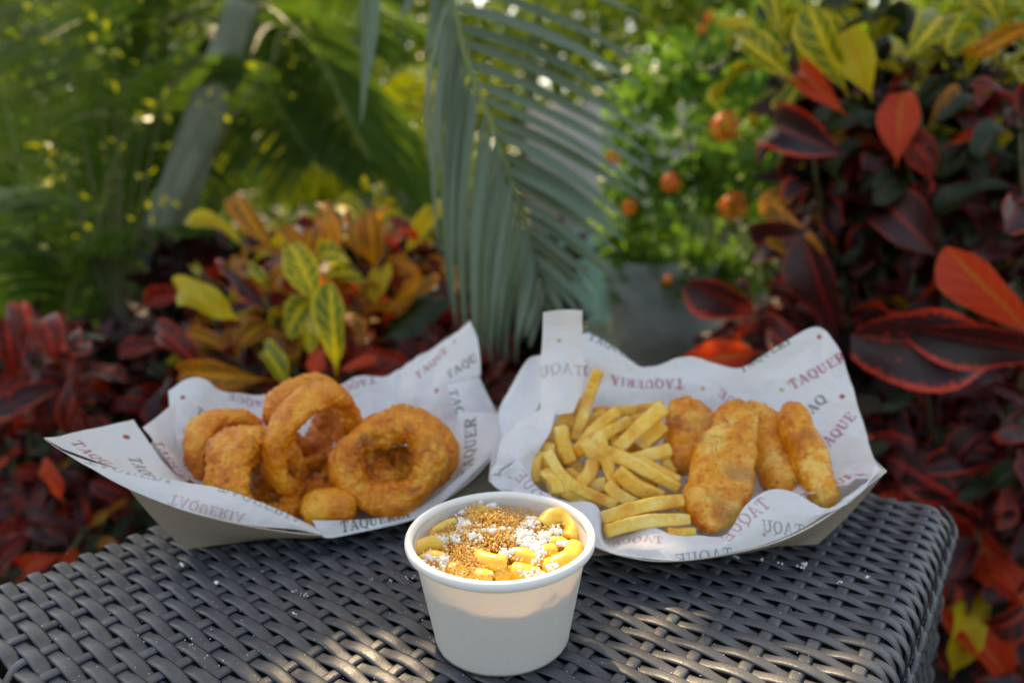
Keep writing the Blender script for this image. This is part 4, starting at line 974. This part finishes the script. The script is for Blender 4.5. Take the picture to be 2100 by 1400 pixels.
liner_piece(RL, [ # left board-side paper
  [(1108, 728, .54), (1112, 740, .53), (1116, 800, .50)],
  [(1080, 742, .53), (1090, 790, .51), (1100, 840, .48)],
  [(1046, 800, .503), (1060, 850, .48), (1080, 880, .46)],
  [(1022, 852, .478), (1030, 900, .46), (1050, 940, .44)]], amp=.15, seed=26)
front_u = [(1062, 938, .425), (1105, 1000, .412), (1160, 1024, .402), (1213, 1030, .392), (1236, 1056, .386), (1243, 1102, .38), (1287, 1090, .378), (1340, 1078, .378), (1390, 1096, .374), (1471, 1096, .372), (1500, 1079, .374), (1529, 1034, .382), (1574, 1004, .388), (1619, 1003, .392), (1668, 1029, .39), (1697, 1038, .39), (1754, 1012, .396), (1797, 950, .408)]
front_l = [(1008, 985, .428), (1060, 1028, .41), (1120, 1066, .392), (1180, 1100, .375), (1213, 1115, .369), (1250, 1130, .364), (1290, 1140, .361), (1340, 1146, .359), (1390, 1148, .358), (1440, 1143, .359), (1490, 1134, .361), (1540, 1123, .366), (1580, 1110, .37), (1619, 1096, .375), (1660, 1076, .38), (1697, 1054, .385), (1754, 1012, .394), (1815, 966, .404)]
mid = [((a[0] + b[0]) / 2, (a[1] + b[1]) / 2 + 2, (a[2] + b[2]) / 2 - .003) for a, b in zip(front_u, front_l)]
liner_piece(RL, [front_u, mid, front_l],
  texts=[(1360, 1100, 1245, 1112, 'm', True, True, T_*.8), (1500, 1122, 1380, 1136, 'g', True, True, T_*.9), (1560, 1016, 1478, 1100, 'm', True, True, T_), (1650, 1075, 1560, 1064, 'g', True, True, T_), (1150, 1040, 1075, 965, 'm', True, True, T_)],
  dots=[(1568, 1096, 'r', .0012)], amp=.7, seed=27, fade=.6)

def grains(pos, size, seed, flat=.8):
    r = np.random.default_rng(seed); n = len(pos)
    ico = np.array([[0, 0, 1], [.894, 0, .447], [.276, .851, .447], [-.724, .526, .447], [-.724, -.526, .447], [.276, -.851, .447], [.724, .526, -.447], [-.276, .851, -.447], [-.894, 0, -.447], [-.276, -.851, -.447], [.724, -.526, -.447], [0, 0, -1]])
    fc = np.array([[0, 1, 2], [0, 2, 3], [0, 3, 4], [0, 4, 5], [0, 5, 1], [1, 6, 2], [2, 7, 3], [3, 8, 4], [4, 9, 5], [5, 10, 1], [2, 6, 7], [3, 7, 8], [4, 8, 9], [5, 9, 10], [1, 10, 6], [11, 7, 6], [11, 8, 7], [11, 9, 8], [11, 10, 9], [11, 6, 10]])
    V = ico[None] * r.uniform(.55, 1.35, (n, 12, 1)) * size[:, None, None] * r.uniform(.7, 1.2, (n, 1, 3)) + pos[:, None]
    F = fc[None] + (np.arange(n) * 12)[:, None, None]; return V.reshape(-1, 3), F.reshape(-1, 3)
# ------------------------------------------------------------------ fried food
def with_crumbs(Vb, Fb, cr, G, N, n, size, seed, wgt=None):
    """ragged batter flakes standing on the crust, joined into the crust mesh; all faces as (a,b,c,c) or quads"""
    r = np.random.default_rng(seed); P = G.reshape(-1, 3); Nn = N.reshape(-1, 3); p = None
    if wgt is not None: p = np.clip(np.broadcast_to(wgt, G.shape[:2]).reshape(-1), 0.02, None); p = p / p.sum()
    i = r.choice(len(P), n, p=p); sz = r.uniform(*size, n); pos = P[i] + Nn[i] * sz[:, None] * .15
    gv, gf = grains(pos, sz, seed); gf = np.c_[gf, gf[:, 2]] + len(Vb)
    tone = np.repeat(np.clip(r.normal(.10, .22, n), 0, .7), 12)
    return np.concatenate([Vb, gv]), np.concatenate([Fb, gf]), np.concatenate([cr, np.repeat(tone[:, None], 3, 1)])
def tube_food(name, label, cat, group, path, wv, hv, mat, hint=None, n=60, seg=36, power=2.2, amp=.0008, fr=(180, 600), seed=0, crisp=0.3, big=.0015, bf=45, crumbs=0):
    P = np.array([at(*p) for p in path]); hint = TOC(P.mean(0)) if hint is None else hint
    # rounded ends: radius falls as a quarter circle near the ends
    Wd = np.asarray(wv, float); Hd = np.asarray(hv, float)
    k = np.linspace(0, 1, n); W = resample(Wd[:, None], n)[:, 0]; H = resample(Hd[:, None], n)[:, 0]
    L = np.linalg.norm(np.diff(P, axis=0), axis=1).sum(); er = max(W.max() * .9, .003) / L
    er = min(er, .35); er = er * (.45 if power > 4 else 1); endf = np.sqrt(np.clip(1 - (1 - np.clip(np.minimum(k, 1 - k) / er, 0, 1)) ** (2.4), .02, 1))
    V, F, G = tube(P, W * endf, H * endf, hint, n, seg, power)
    N = normals_grid(G, True); cen = G.mean(1, keepdims=True); sg = np.sign(((G - cen) * N).sum(-1).mean()); N = N * sg
    fs = seed * 3.7
    Q = G + fs
    d = noise(Q, fr[0], 1) * amp + noise(Q, fr[1], 2) * amp * .7 - np.abs(noise(Q, fr[0] * .5, 9)) * amp * .9 + noise(Q, bf, 3) * big
    G2 = G + N * d[..., None]
    V2 = np.concatenate([G2.reshape(-1, 3), G2[0].mean(0)[None], G2[-1].mean(0)[None]])
    cr = np.zeros((len(V2), 3)); c_ = np.clip((noise(Q, 70, 5) - .25) * 2, 0, 1) * crisp
    ends = np.clip(1 - np.minimum(k, 1 - k) / .05, 0, 1)[:, None] * crisp * .8
    cr[:-2] = np.clip(np.maximum(c_, ends), 0, 1).reshape(-1)[:, None]
    if crumbs: V2, F, cr = with_crumbs(V2, F, cr, G2, N, crumbs, (.0003, .0008), seed + 50)
    b = base_of(V2); me = mesh_qt(name, V2 - b, F); 
    if me.attributes.get('crisp') is None: add_attr(me, 'crisp', cr)
    o = obj(name, me, mat, None, tuple(b)); tag(o, label, cat, group); return o

def ring_food(label, c, axis, Rm, ra, rb, seed=0, ell=1.0, ellrot=0.0, n=230, seg=70, amp=.0013, inner_rough=1.0, spiral=0.0):
    """onion ring: centre (px,py,Y), axis, middle radius, half axial length ra, half radial thickness rb"""
    C = at(*c); ax = unit(axis); e1 = unit(np.cross(ax, (0.02, .1, 1))); e2 = np.cross(ax, e1)
    th = np.linspace(0, 2 * PI, n, endpoint=False); ph = np.linspace(0, 2 * PI, seg, endpoint=False)
    wob = 1 + .05 * np.sin(2 * th + seed) + .03 * np.sin(3 * th + 2 * seed)
    rad = (np.cos(th)[:, None] * e1 + np.sin(th)[:, None] * e2)
    cw, sw = math.cos(ellrot), math.sin(ellrot); u1 = e1 * cw + e2 * sw; u2 = -e1 * sw + e2 * cw
    cen = ((rad @ u1) * ell)[:, None] * u1 + (rad @ u2)[:, None] * u2
    cen = cen * (Rm * wob)[:, None] + ax * (np.sin(th * 2 + seed * 1.3) * ra * .15)[:, None]
    rw = rb * (1 + .14 * np.sin(4 * th + seed)); rl = ra * (1 + .12 * np.sin(3 * th + seed * 2))
    cp_, sp_ = np.cos(ph), np.sin(ph); pw = 2.5; cx = np.sign(cp_) * np.abs(cp_) ** (2 / pw); cy = np.sign(sp_) * np.abs(sp_) ** (2 / pw)
    G = C + cen[:, None] + rad[:, None] * (rw[:, None] * cx)[..., None] + ax * (rl[:, None] * cy)[..., None]
    Gw = np.concatenate([G, G[:1]]); N = normals_grid(np.concatenate([G[-1:], G, G[:1]]), True)[1:-1]
    ctr = (C + cen)[:, None]; sg = np.sign(((G - ctr) * N).sum(-1).mean()); N = N * sg
    Q = G + seed * 2.3; inner = np.clip(-cx + .1, 0, 1)[None] ** .7
    d = noise(Q, 200, 1) * amp * .6 + noise(Q, 480, 2) * amp * .6 + noise(Q, 900, 12) * amp * .3 + noise(Q, 45, 3) * .0012
    d = d + np.clip((.5 - cx), 0, 1)[None] * inner_rough * (noise(Q, 330, 5) * .0016 + noise(Q, 160, 7) * .0014) - np.abs(noise(Q, 110, 14)) * .0012
    G = G + N * d[..., None]
    inn2 = np.clip((.45 - cx) * 1.1, 0, 1)[None]
    cr = np.clip(inn2 * .75 + (noise(Q, 80, 8) - .30) * 1.1, 0, .9) * np.clip(.45 + noise(Q, 260, 4) * 1.5 + inn2 * .35, 0, 1)
    V = G.reshape(-1, 3); i, j = np.meshgrid(np.arange(n), np.arange(seg), indexing='ij'); i2, j2 = (i + 1) % n, (j + 1) % seg
    F = np.stack([i * seg + j, i2 * seg + j, i2 * seg + j2, i * seg + j2], -1).reshape(-1, 4)
    if sg < 0: F = F[:, ::-1]
    V, F, crr = with_crumbs(V, F, np.repeat(cr.reshape(-1, 1), 3, 1), G, N, 1300, (.0003, .00085), seed + 20, .5 + 1.5 * np.clip(.6 - cx, 0, 1)[None])
    b = base_of(V); me = mesh_qt('onion_ring', V - b, F); add_attr(me, 'crisp', crr); o = obj('onion_ring', me, RING_M, None, tuple(b)); tag(o, label, 'onion ring', 'onion rings in the tray'); return o
def cam_axis(c, toc, rt, up_): 
    p = at(*c); return toc * TOC(p) + rt * RT + up_ * UP
c = (800, 950, .447); ring_food('biggest front onion ring facing us with a rough dark hole, beside the fries tray', c, cam_axis(c, 1, -.12, .18), .0258, .0125, .0110, 1, 1.04, .3)
c = (826, 931, .468); ring_food('onion ring leaning directly behind the biggest front ring', c, cam_axis(c, 1, .05, .30), .0262, .0115, .0112, 2, 1.0)
c = (802, 958, .462); ring_food('small onion ring nested inside the hole of the biggest front ring', c, cam_axis(c, .5, .1, .8), .0105, .0085, .0080, 11, 1.0)
c = (648, 908, .462); ring_food('thin tall onion ring standing upright on its edge in the middle, hole turned sideways', c, cam_axis(c, .62, .72, -.38), .0345, .0120, .0066, 3, 1.08, 1.1, amp=.0009)
c = (628, 850, .508); ring_food('small onion ring at the very back, its top above the paper', c, cam_axis(c, .66, .62, -.30), .0245, .0115, .0080, 4, 1.0)
c = (462, 925, .470); ring_food('browned onion ring at the left end of the tray, behind a wider one', c, cam_axis(c, .62, .70, -.20), .0235, .0115, .0070, 5, 1.0)
c = (515, 980, .442); ring_food('broad onion ring seen from outside with its hole turned to the right', c, cam_axis(c, .50, .92, -.06), .0265, .0190, .0095, 6, 1.0, inner_rough=1.3)
c = (690, 985, .475); ring_food('onion ring lying flat at the bottom between the upright ring and the biggest ring', c, (0.1, -.25, 1), .030, .0075, .0075, 7, 1.0)
c = (545, 1040, .430); ring_food('small onion ring half hidden under the front paper fold', c, cam_axis(c, .35, -.1, 1), .0140, .0070, .0085, 8, 1.1)
tube_food('onion_nugget', 'small round fried nugget at the front of the onion rings tray', 'onion ring', 'onion rings in the tray', [(622, 1050, .425), (672, 1040, .424), (724, 1048, .428)], [.012, .0125, .012], [.010, .0125, .010], RING_M, hint=(0, -.3, 1), n=50, seg=44, amp=.0008, seed=9, crisp=.5, big=.003, crumbs=350)

Z = lambda x, y, Y: (980 + x * .4095, 620 + y * .4095, Y)
fries = [
 ([Z(602, 348, .485), Z(548, 500, .482), Z(485, 690, .47)], 'fry standing tallest at the back against the upright paper strip', 1.05),
 ([Z(520, 495, .49), Z(435, 580, .48), Z(352, 700, .47)], 'fry leaning at the back left edge behind the tallest one', .95),
 ([Z(415, 620, .455), Z(432, 710, .452), Z(468, 800, .447)], 'short thick fry standing at the left side of the pile', 1.15),
 ([Z(700, 545, .47), Z(590, 630, .465), Z(470, 790, .455)], 'long fry slanting down from the back of the pile', 1.0),
 ([Z(925, 515, .50), Z(760, 545, .50), Z(585, 545, .495)], 'long fry lying across the very back of the pile', 1.0),
 ([Z(930, 530, .46), Z(820, 620, .455), Z(700, 735, .45)], 'thick brown-edged fry resting against the back left chicken strip', 1.25),
 ([Z(750, 595, .475), Z(660, 640, .465), Z(545, 730, .455)], 'fry half hidden in the middle of the pile', 1.05),
 ([Z(615, 645, .44), Z(650, 810, .428), Z(715, 985, .415)], 'thin fry standing upright in front, its tip bent', .85),
 ([Z(618, 735, .432), Z(790, 810, .428), Z(1005, 930, .418)], 'long pale fry on top running towards the largest chicken strip', 1.0),
 ([Z(965, 735, .447), Z(870, 762, .447), Z(745, 785, .44)], 'thick fry ending beside the largest chicken strip', 1.1),
 ([Z(930, 620, .465), Z(860, 690, .46), Z(820, 740, .455)], 'pale fry tucked behind the back left chicken strip', 1.1),
 ([Z(350, 755, .435), Z(460, 905, .42), Z(690, 1015, .405)], 'long curved fry at the front left of the pile', 1.0),
 ([Z(300, 740, .445), Z(285, 820, .437), Z(305, 905, .43)], 'fry upright at the left rim of the liner', 1.0),
 ([Z(330, 850, .43), Z(380, 900, .422), Z(395, 965, .415)], 'stubby fry in the front left corner of the liner', 1.15),
 ([Z(570, 790, .435), Z(560, 850, .43), Z(500, 920, .425)], 'short fry deep in the pile beside the long curved one', 1.1),
 ([Z(700, 840, .42), Z(790, 920, .415), Z(930, 975, .408)], 'fry running under the long pale one', 1.1),
 ([Z(618, 1085, .385), Z(820, 1020, .388), Z(1030, 990, .398)], 'wide straight fry lying across the front of the pile', 1.0),
 ([Z(630, 1150, .378), Z(840, 1095, .382), Z(1065, 1085, .39)], 'lowest front fry lying along the paper edge', .92),
 ([Z(790, 790, .435), Z(900, 845, .43), Z(1015, 900, .425)], 'fry beneath the long pale one near the largest strip', 1.05),
 ([Z(940, 1150, .378), Z(1010, 1160, .379), Z(1090, 1150, .382)], 'fry tip showing under the largest chicken strip', .9),
 ([Z(940, 770, .45), Z(950, 820, .445), Z(990, 860, .44)], 'small fry end between the back and the largest strip', .9),
 ([Z(525, 690, .455), Z(590, 770, .447), Z(610, 830, .44)], 'fry end poking up in the centre of the pile', 1.2),
 ([Z(420, 930, .42), Z(520, 980, .415), Z(640, 990, .41)], 'dark fry at the bottom of the pile', 1.1),
 ([Z(360, 700, .45), Z(350, 800, .445), Z(420, 900, .43)], 'fry leaning behind the long curved one', 1.0),
 ([Z(480, 760, .447), Z(560, 690, .46), Z(640, 620, .47)], 'fry under the slanting ones', 1.1),
 ([Z(640, 900, .415), Z(700, 960, .41), Z(800, 1010, .402)], 'fry buried in front of the upright thin one', 1.05),
 ([Z(440, 850, .44), Z(560, 920, .43), Z(660, 900, .425)], 'brownish fry deep below the long curved fry', 1.2),
 ([Z(700, 760, .455), Z(800, 860, .445), Z(900, 920, .435)], 'fry layer filling the middle below the pale fry', 1.3),
 ([Z(640, 560, .49), Z(560, 600, .485), Z(450, 680, .475)], 'rear fry behind the slanting fry', 1.0),
]
more = [((1010, 1010), (1040, 1050), (1060, 1100)), ((430, 560), (520, 640), (600, 720)), ((880, 560), (780, 600), (690, 640)), ((560, 930), (660, 1000), (780, 1040)), ((760, 930), (860, 960), (980, 1000)),
        ((340, 690), (400, 760), (440, 830)), ((830, 780), (740, 700), (650, 690)), ((960, 640), (960, 720), (940, 800)), ((470, 800), (540, 880), (640, 960)), ((400, 900), (470, 960), (560, 1000))]
wh_ = ['behind the right end of the lowest fries', 'at the rear left under the leaning ones', 'across the rear under the brown edged one', 'in front under the wide straight one', 'under the pale one near the largest strip',
       'behind the short thick one', 'in the hollow at the centre', 'against the back chicken strip', 'under the curved one', 'at the very bottom left']
for (q_, w__) in zip(more, wh_):
    yb = .443 + (900 - q_[1][1]) * .00013
    fries.append(([Z(*q_[0], yb + .006), Z(*q_[1], yb), Z(*q_[2], yb - .006)], 'deep lying fry ' + w__, 1.05))
for i, (p, lb_, s_) in enumerate(fries):
    p = [tuple(np.array(p[0]) * 1.07 - np.array(p[1]) * .07), p[1], tuple(np.array(p[2]) * 1.07 - np.array(p[1]) * .07)] if i < 16 and i != 12 else p
    tube_food('fry', lb_, 'fry', 'french fries in the tray', p, [.0040 * s_, .0043 * s_, .0037 * s_], [.0036 * s_, .0040 * s_, .0034 * s_], FRY_M, hint=TOC(at(*p[1])) + RT * random.uniform(-.5, .5), n=46, seg=24, power=5.0, amp=.00025, seed=i + 3, crisp=.5, big=.0008, bf=60)
tube_food('chicken_strip', 'largest golden chicken strip lying in front, broad and wavy edged', 'chicken strip', 'chicken strips in the tray',
   [Z(1310, 488, .462), Z(1290, 640, .445), Z(1225, 820, .425), Z(1190, 980, .402), Z(1150, 1165, .378)], [.0100, .0165, .0195, .0185, .0080], [.008, .010, .011, .010, .007], TENDER_M, n=120, seg=60, power=2.2, amp=.0007, fr=(230, 600), seed=2, crisp=.65, big=.0036, bf=70, crumbs=900)
tube_food('chicken_strip', 'chicken strip against the fries, partly behind the largest one', 'chicken strip', 'chicken strips in the tray',
   [Z(1000, 470, .487), Z(1050, 580, .478), Z(1055, 700, .462), Z(1010, 865, .438)], [.012, .0175, .016, .009], [.009, .011, .010, .008], TENDER_M, n=100, seg=56, amp=.0008, fr=(230, 600), seed=5, crisp=.65, big=.0034, bf=70, crumbs=600)
tube_food('chicken_strip', 'chicken strip directly right of the largest one and half behind it', 'chicken strip', 'chicken strips in the tray',
   [Z(1350, 500, .485), Z(1420, 640, .47), Z(1475, 790, .45), Z(1540, 975, .425)], [.012, .0155, .0155, .012], [.010, .012, .012, .010], TENDER_M, n=100, seg=56, amp=.0008, fr=(230, 600), seed=7, crisp=.6, big=.003, bf=70, crumbs=600)
tube_food('chicken_strip', 'narrow dark golden chicken strip standing apart at the end of the row', 'chicken strip', 'chicken strips in the tray',
   [Z(1560, 505, .465), Z(1610, 660, .452), Z(1670, 830, .432), Z(1768, 1022, .408)], [.010, .0115, .0125, .0085], [.009, .011, .011, .008], TENDER_M, n=100, seg=52, amp=.0008, fr=(230, 600), seed=8, crisp=.6, big=.0018, bf=70, crumbs=500)

# ------------------------------------------------------------------ cup
def cupfit():
    # rim centre & base from the photograph's outlines, upright cone on the table
    return np.array([-.0077, .3220, TZ])
CC = cupfit(); HC, RT_, RB_ = .0588, .0449, .0345
cup = empty('paper_cup', CC); tag(cup, 'round white paper cup of macaroni cheese in front on the wicker table', 'cup')
zf = .0045
def cone_r(z): return RB_ + (RT_ - RB_) * z / HC
prof = [(cone_r(.0) , .0022), (cone_r(.0015) + .0002, .0016), (cone_r(.003), .003)] + [(cone_r(z), z) for z in np.linspace(.005, HC - .003, 22)]
G = lathe(prof, 128, CC + (0, 0, .0012)); seam = np.arctan2(G[..., 1] - CC[1], G[..., 0] - CC[0])
sm = np.exp(-((seam - math.radians(-148)) / .012) ** 2) * .0003 + (1 / (1 + np.exp(-(seam - math.radians(-148)) / .004))) * .00022 * (seam < math.radians(-100))
dirn = G - np.array([CC[0], CC[1], 0]); dirn[..., 2] = 0; dirn /= np.linalg.norm(dirn, axis=-1, keepdims=True)
G = G + dirn * sm[..., None]
F = grid_faces(len(prof), 128, True); child('wall', G.reshape(-1, 3), F, CUP_M, cup)
pi_ = [(cone_r(z) - .0009, z) for z in np.linspace(HC - .003, .006, 20)] + [(RB_ * .5, .0055), (.0005, .0055)]
G = lathe(pi_, 128, CC); child('inner_wall', G.reshape(-1, 3), grid_faces(len(pi_), 128, True), CUP_M, cup)
a = np.linspace(0, 2 * PI, 160, endpoint=False); ph = np.linspace(0, 2 * PI, 16, endpoint=False)
rr_ = RT_ + .0011; zz = HC - .0018 + .0001 * np.sin(5 * a)
G = np.stack([(rr_ + .0021 * np.cos(ph)[None]) * np.cos(a)[:, None], (rr_ + .0021 * np.cos(ph)[None]) * np.sin(a)[:, None], zz[:, None] + .0027 * np.sin(ph)[None]], -1)
lapd = (np.abs((a - math.radians(212) + PI) % (2 * PI) - PI) < .10) * .00025; G[..., 2] += lapd[:, None]; G[..., :2] *= (1 + lapd / .05)[:, None, None]
G = G + CC; i, j = np.meshgrid(np.arange(160), np.arange(16), indexing='ij')
F = np.stack([i * 16 + j, ((i + 1) % 160) * 16 + j, ((i + 1) % 160) * 16 + (j + 1) % 16, i * 16 + (j + 1) % 16], -1).reshape(-1, 4); child('rim', G.reshape(-1, 3), F, RIM_M, cup)
# cheese sauce surface
def level(x, y):
    """height of the food bed above table, cup-local"""
    r = np.hypot(x, y); return .0463 + .0085 * np.exp(-((x + .006) ** 2 + (y - .010) ** 2) / .019 ** 2) + .05 * y
rs = np.linspace(0, 1, 26)[:, None] * (cone_r(.045) - .0012); th = np.linspace(0, 2 * PI, 80, endpoint=False)[None]
X, Y = rs * np.cos(th), rs * np.sin(th); Zs = level(X, Y) - .003; G = np.stack([X, Y, Zs + 0], -1); rfull = rs / (cone_r(.045) - .0012); G[..., 2] += noise(G, 170, 2) * .0012 + (rs ** 3 / (cone_r(.045) ** 3)) * (noise(G, 75, 6) * .0048 + noise(G, 190, 8) * .0016 - .0015)
G[..., :2] *= (np.minimum(1, (cone_r(G[..., 2]) - .0013) / (cone_r(.045) - .0012)))[..., None]
solo_o = solo('cheese_sauce', (G + CC).reshape(-1, 3), grid_faces(26, 80, True), SAUCE_M); tag(solo_o, 'glossy orange cheese sauce filling the paper cup between the macaroni', 'sauce')
def ZC(x, y): return (780 + x * .3, 980 + y * .3)
def cup_pt(x, y, up_=0.0):
    """pixel of the close-up crop -> point on the food bed"""
    px, py = ZC(x, y); z = .049
    for _ in range(6):
        p = atz(px, py, z + up_); q = p - CC; z = float(level(q[0], q[1]))
    return atz(px, py, z + up_)
def macaroni(label, pts, r=.0046, seed=0, up_=-.0005):
    P = np.array([cup_pt(x, y, up_ + du) for (x, y, du) in pts]); n, seg = 30, 22
    hint = np.array([0, -.4, 1.]); V, F, G = tube(P, r, r, hint, n, seg, 2.0, False)
    V2, F2, G2 = tube(P, r * .45, r * .45, hint, n, seg, 2.0, False)
    N = normals_grid(G, True); cen = G.mean(1, keepdims=True); N *= np.sign(((G - cen) * N).sum(-1).mean()); G = G + N * (noise(G + seed, 150, 1) * .0005)[..., None]
    # lips: a rounded shoulder joining outer and inner walls
    T0 = unit(P[0] - P[1]); T1 = unit(P[-1] - P[-2])
    s0 = (G[0] - G[0].mean(0)) * .78 + G[0].mean(0) + T0 * r * .22; s1 = (G[-1] - G[-1].mean(0)) * .78 + G[-1].mean(0) + T1 * r * .22
    rows = np.concatenate([G2[n // 3][None], G2[0][None], s0[None], G, s1[None], G2[-1][None], G2[2 * n // 3][None]])
    Fq = grid_faces(len(rows), seg, True); o = solo('macaroni', rows.reshape(-1, 3), Fq, MAC_M); tag(o, label, 'macaroni', 'macaroni pieces in the cup'); return o
mac = [
 ('large curled macaroni at the back right against the cup wall', [(1110, 330, .003), (1170, 275, .0055), (1260, 280, .005), (1320, 350, .003), (1300, 430, .0)], .0052),
 ('macaroni lying along the right front of the cup under white cheese', [(1330, 480, .002), (1290, 550, .003), (1200, 600, .002), (1130, 620, 0)], .0050),
 ('macaroni whose round end faces forward in the centre front', [(850, 590, .0035), (780, 585, .0035), (700, 570, .002), (640, 520, 0)], .0050),
 ('macaroni at the left edge of the cup under a dusting of cheese', [(245, 510, .0015), (310, 470, .003), (400, 455, .003), (460, 470, .001)], .0048),
 ('macaroni at the front left rim with white crumbs on it', [(290, 590, 0), (350, 560, .002), (420, 570, .002), (470, 620, 0)], .0048),
 ('macaroni at the front rim right of the middle', [(920, 640, .001), (970, 650, .002), (1030, 670, .001), (1080, 700, 0)], .0048),
 ('macaroni below the white crumbs right of the centre', [(900, 540, .001), (960, 540, .0025), (1030, 570, .002), (1060, 610, 0)], .0046),
 ('macaroni low at the front rim in the middle', [(610, 700, 0), (680, 685, .002), (750, 700, .001)], .0047),
 ('short macaroni at the front rim beside the forward facing one', [(800, 700, -.001), (840, 670, .0005), (880, 650, .0)], .0044),
 ('macaroni under the crumbs at the upper right of the heap', [(1150, 470, .001), (1210, 450, .002), (1260, 480, .001)], .0046),
 ('macaroni under the breadcrumbs at the back left', [(360, 410, 0), (430, 360, .002), (520, 330, .002)], .0046),
 ('macaroni buried at the left front below the crumbs', [(430, 640, 0), (500, 640, .001), (560, 670, 0)], .0046),
 ('macaroni buried beneath the top of the breadcrumb heap', [(620, 260, .001), (700, 240, .003), (790, 260, .001)], .0046),
 ('macaroni buried in the middle of the heap', [(700, 400, 0), (780, 380, .002), (860, 410, 0)], .0046),
 ('macaroni under the white crumbs near the back right', [(960, 360, 0), (1030, 330, .002), (1090, 360, 0)], .0046),
 ('macaroni in the right middle under the cheese crumbs', [(1060, 560, .0), (1110, 520, .002), (1180, 510, .001)], .0046),
 ('macaroni between the left pieces and the heap', [(520, 560, 0), (580, 590, .001), (590, 650, 0)], .0044)]
for i, (lb_, pts, r) in enumerate(mac): macaroni(lb_, pts, r, i)
# crumbs ------------------------------------------------------------
def crumb_pts(regions, seed, up0=.0045, upr=.003):
    r = np.random.default_rng(seed); out = []
    for (x, y, sx, sy, n, h) in regions:
        for _ in range(n):
            gx_, gy_ = r.normal() , r.normal(); 
            X_, Y_ = x + gx_ * sx, y + gy_ * sy
            k = math.exp(-(gx_ ** 2 + gy_ ** 2) / 2); p = cup_pt(X_, Y_, up0 + h * k * r.random() ** .6)
            q = p - CC
            if np.hypot(q[0], q[1]) < cone_r(q[2]) - .0022: out.append(p)
    return np.array(out)
cp_ = crumb_pts([(680, 420, 200, 130, 900, .001), (640, 230, 55, 45, 420, .006), (760, 250, 80, 40, 420, .006), (900, 270, 80, 35, 360, .004), (800, 400, 90, 50, 520, .004), (720, 340, 130, 50, 300, .004), (560, 500, 60, 50, 420, .003), (620, 580, 70, 60, 480, .002), (530, 620, 50, 45, 260, .001), (450, 380, 70, 35, 220, .002), (1120, 340, 45, 25, 120, .002), (560, 340, 80, 50, 200, .004), (690, 660, 50, 25, 90, .001), (960, 420, 120, 60, 130, .002), (1130, 480, 50, 40, 60, .001)], 3)
sz = rng.uniform(.00020, .00060, len(cp_)) * rng.choice([1, 1, 1, 1.5], len(cp_)); V, F = grains(cp_, sz, 4); me = mesh_np('breadcrumbs', V - CC, F, False); tone = np.repeat(np.clip(rng.normal(.78, .20, len(cp_)), 0, 1), 12); add_attr(me, 'tone', np.repeat(tone[:, None], 3, 1))
o = obj('breadcrumbs', me, CRUMB_M, None, tuple(CC)); tag(o, 'toasted golden breadcrumbs heaped on the macaroni in the cup', 'breadcrumbs', kind='stuff')
wp = crumb_pts([(780, 360, 18, 7, 60, .0015), (690, 165, 14, 10, 50, .003), (770, 190, 20, 14, 60, .0025), (570, 310, 24, 20, 110, .002), (630, 390, 35, 15, 70, .001), (430, 545, 26, 14, 70, .001), (420, 410, 60, 14, 80, .001), (350, 540, 30, 20, 40, .0005), (850, 520, 22, 14, 50, .001), (970, 380, 30, 25, 150, .002), (1010, 440, 40, 30, 160, .001), (1070, 480, 30, 30, 110, .001), (1120, 400, 28, 18, 90, .001), (1210, 360, 16, 22, 60, .002), (1030, 300, 22, 18, 50, .002), (1060, 550, 20, 20, 30, 0), (1180, 600, 22, 22, 30, 0), (1020, 640, 50, 18, 70, 0), (240, 445, 25, 10, 40, .0), (560, 230, 16, 20, 40, .002), (1270, 440, 30, 14, 30, 0), (700, 400, 200, 120, 160, .001), (380, 600, 40, 30, 20, 0), (1100, 680, 40, 15, 40, 0)], 5, .0052)
sz = rng.uniform(.0002, .0008, len(wp)) * rng.choice([1, 1, 1, 1, 2.6], len(wp)); V, F = grains(wp, sz, 6); me = mesh_np('cheese_crumbs', V - CC, F, False)
o = obj('cheese_crumbs', me, CHEESE_M, None, tuple(CC)); tag(o, 'crumbled white cheese sprinkled over the macaroni in the cup', 'cheese crumbs', kind='stuff')
# flecks on the table
fl = []
for (x, y, s_) in [(372, 1156, .0016), (447, 1194, .0014), (625, 1220, .001), (600, 1211, .0007), (605, 1256, .0012), (1654, 1157, .0018), (1640, 1162, .0013), (1600, 1155, .001), (1570, 1146, .001), (1780, 1180, .0012), (1720, 1195, .001), (1510, 1140, .001), (800, 1190, .0008), (840, 1183, .0008), (760, 1187, .0006)]:
    for _ in range(4): fl.append((*(atz(x + rng.normal() * 4, y + rng.normal() * 2, .0025)), s_ * rng.uniform(.4, .8)))
for _ in range(230):
    x, y = rng.uniform(20, 1800), rng.uniform(1130, 1395); fl.append((*atz(x, y, .0018), rng.uniform(.00012, .00035)))
for _ in range(36):
    x, y = rng.normal(410, 50), rng.normal(1325, 28); fl.append((*atz(x, y, .0020), rng.uniform(.00015, .00045)))
fl = np.array(fl); V, F = grains(fl[:, :3], fl[:, 3], 8); o = solo('table_crumbs', V, F, CHEESE_M, False); tag(o, 'pale crumbs and specks scattered on the wicker table top', 'crumbs', kind='stuff')
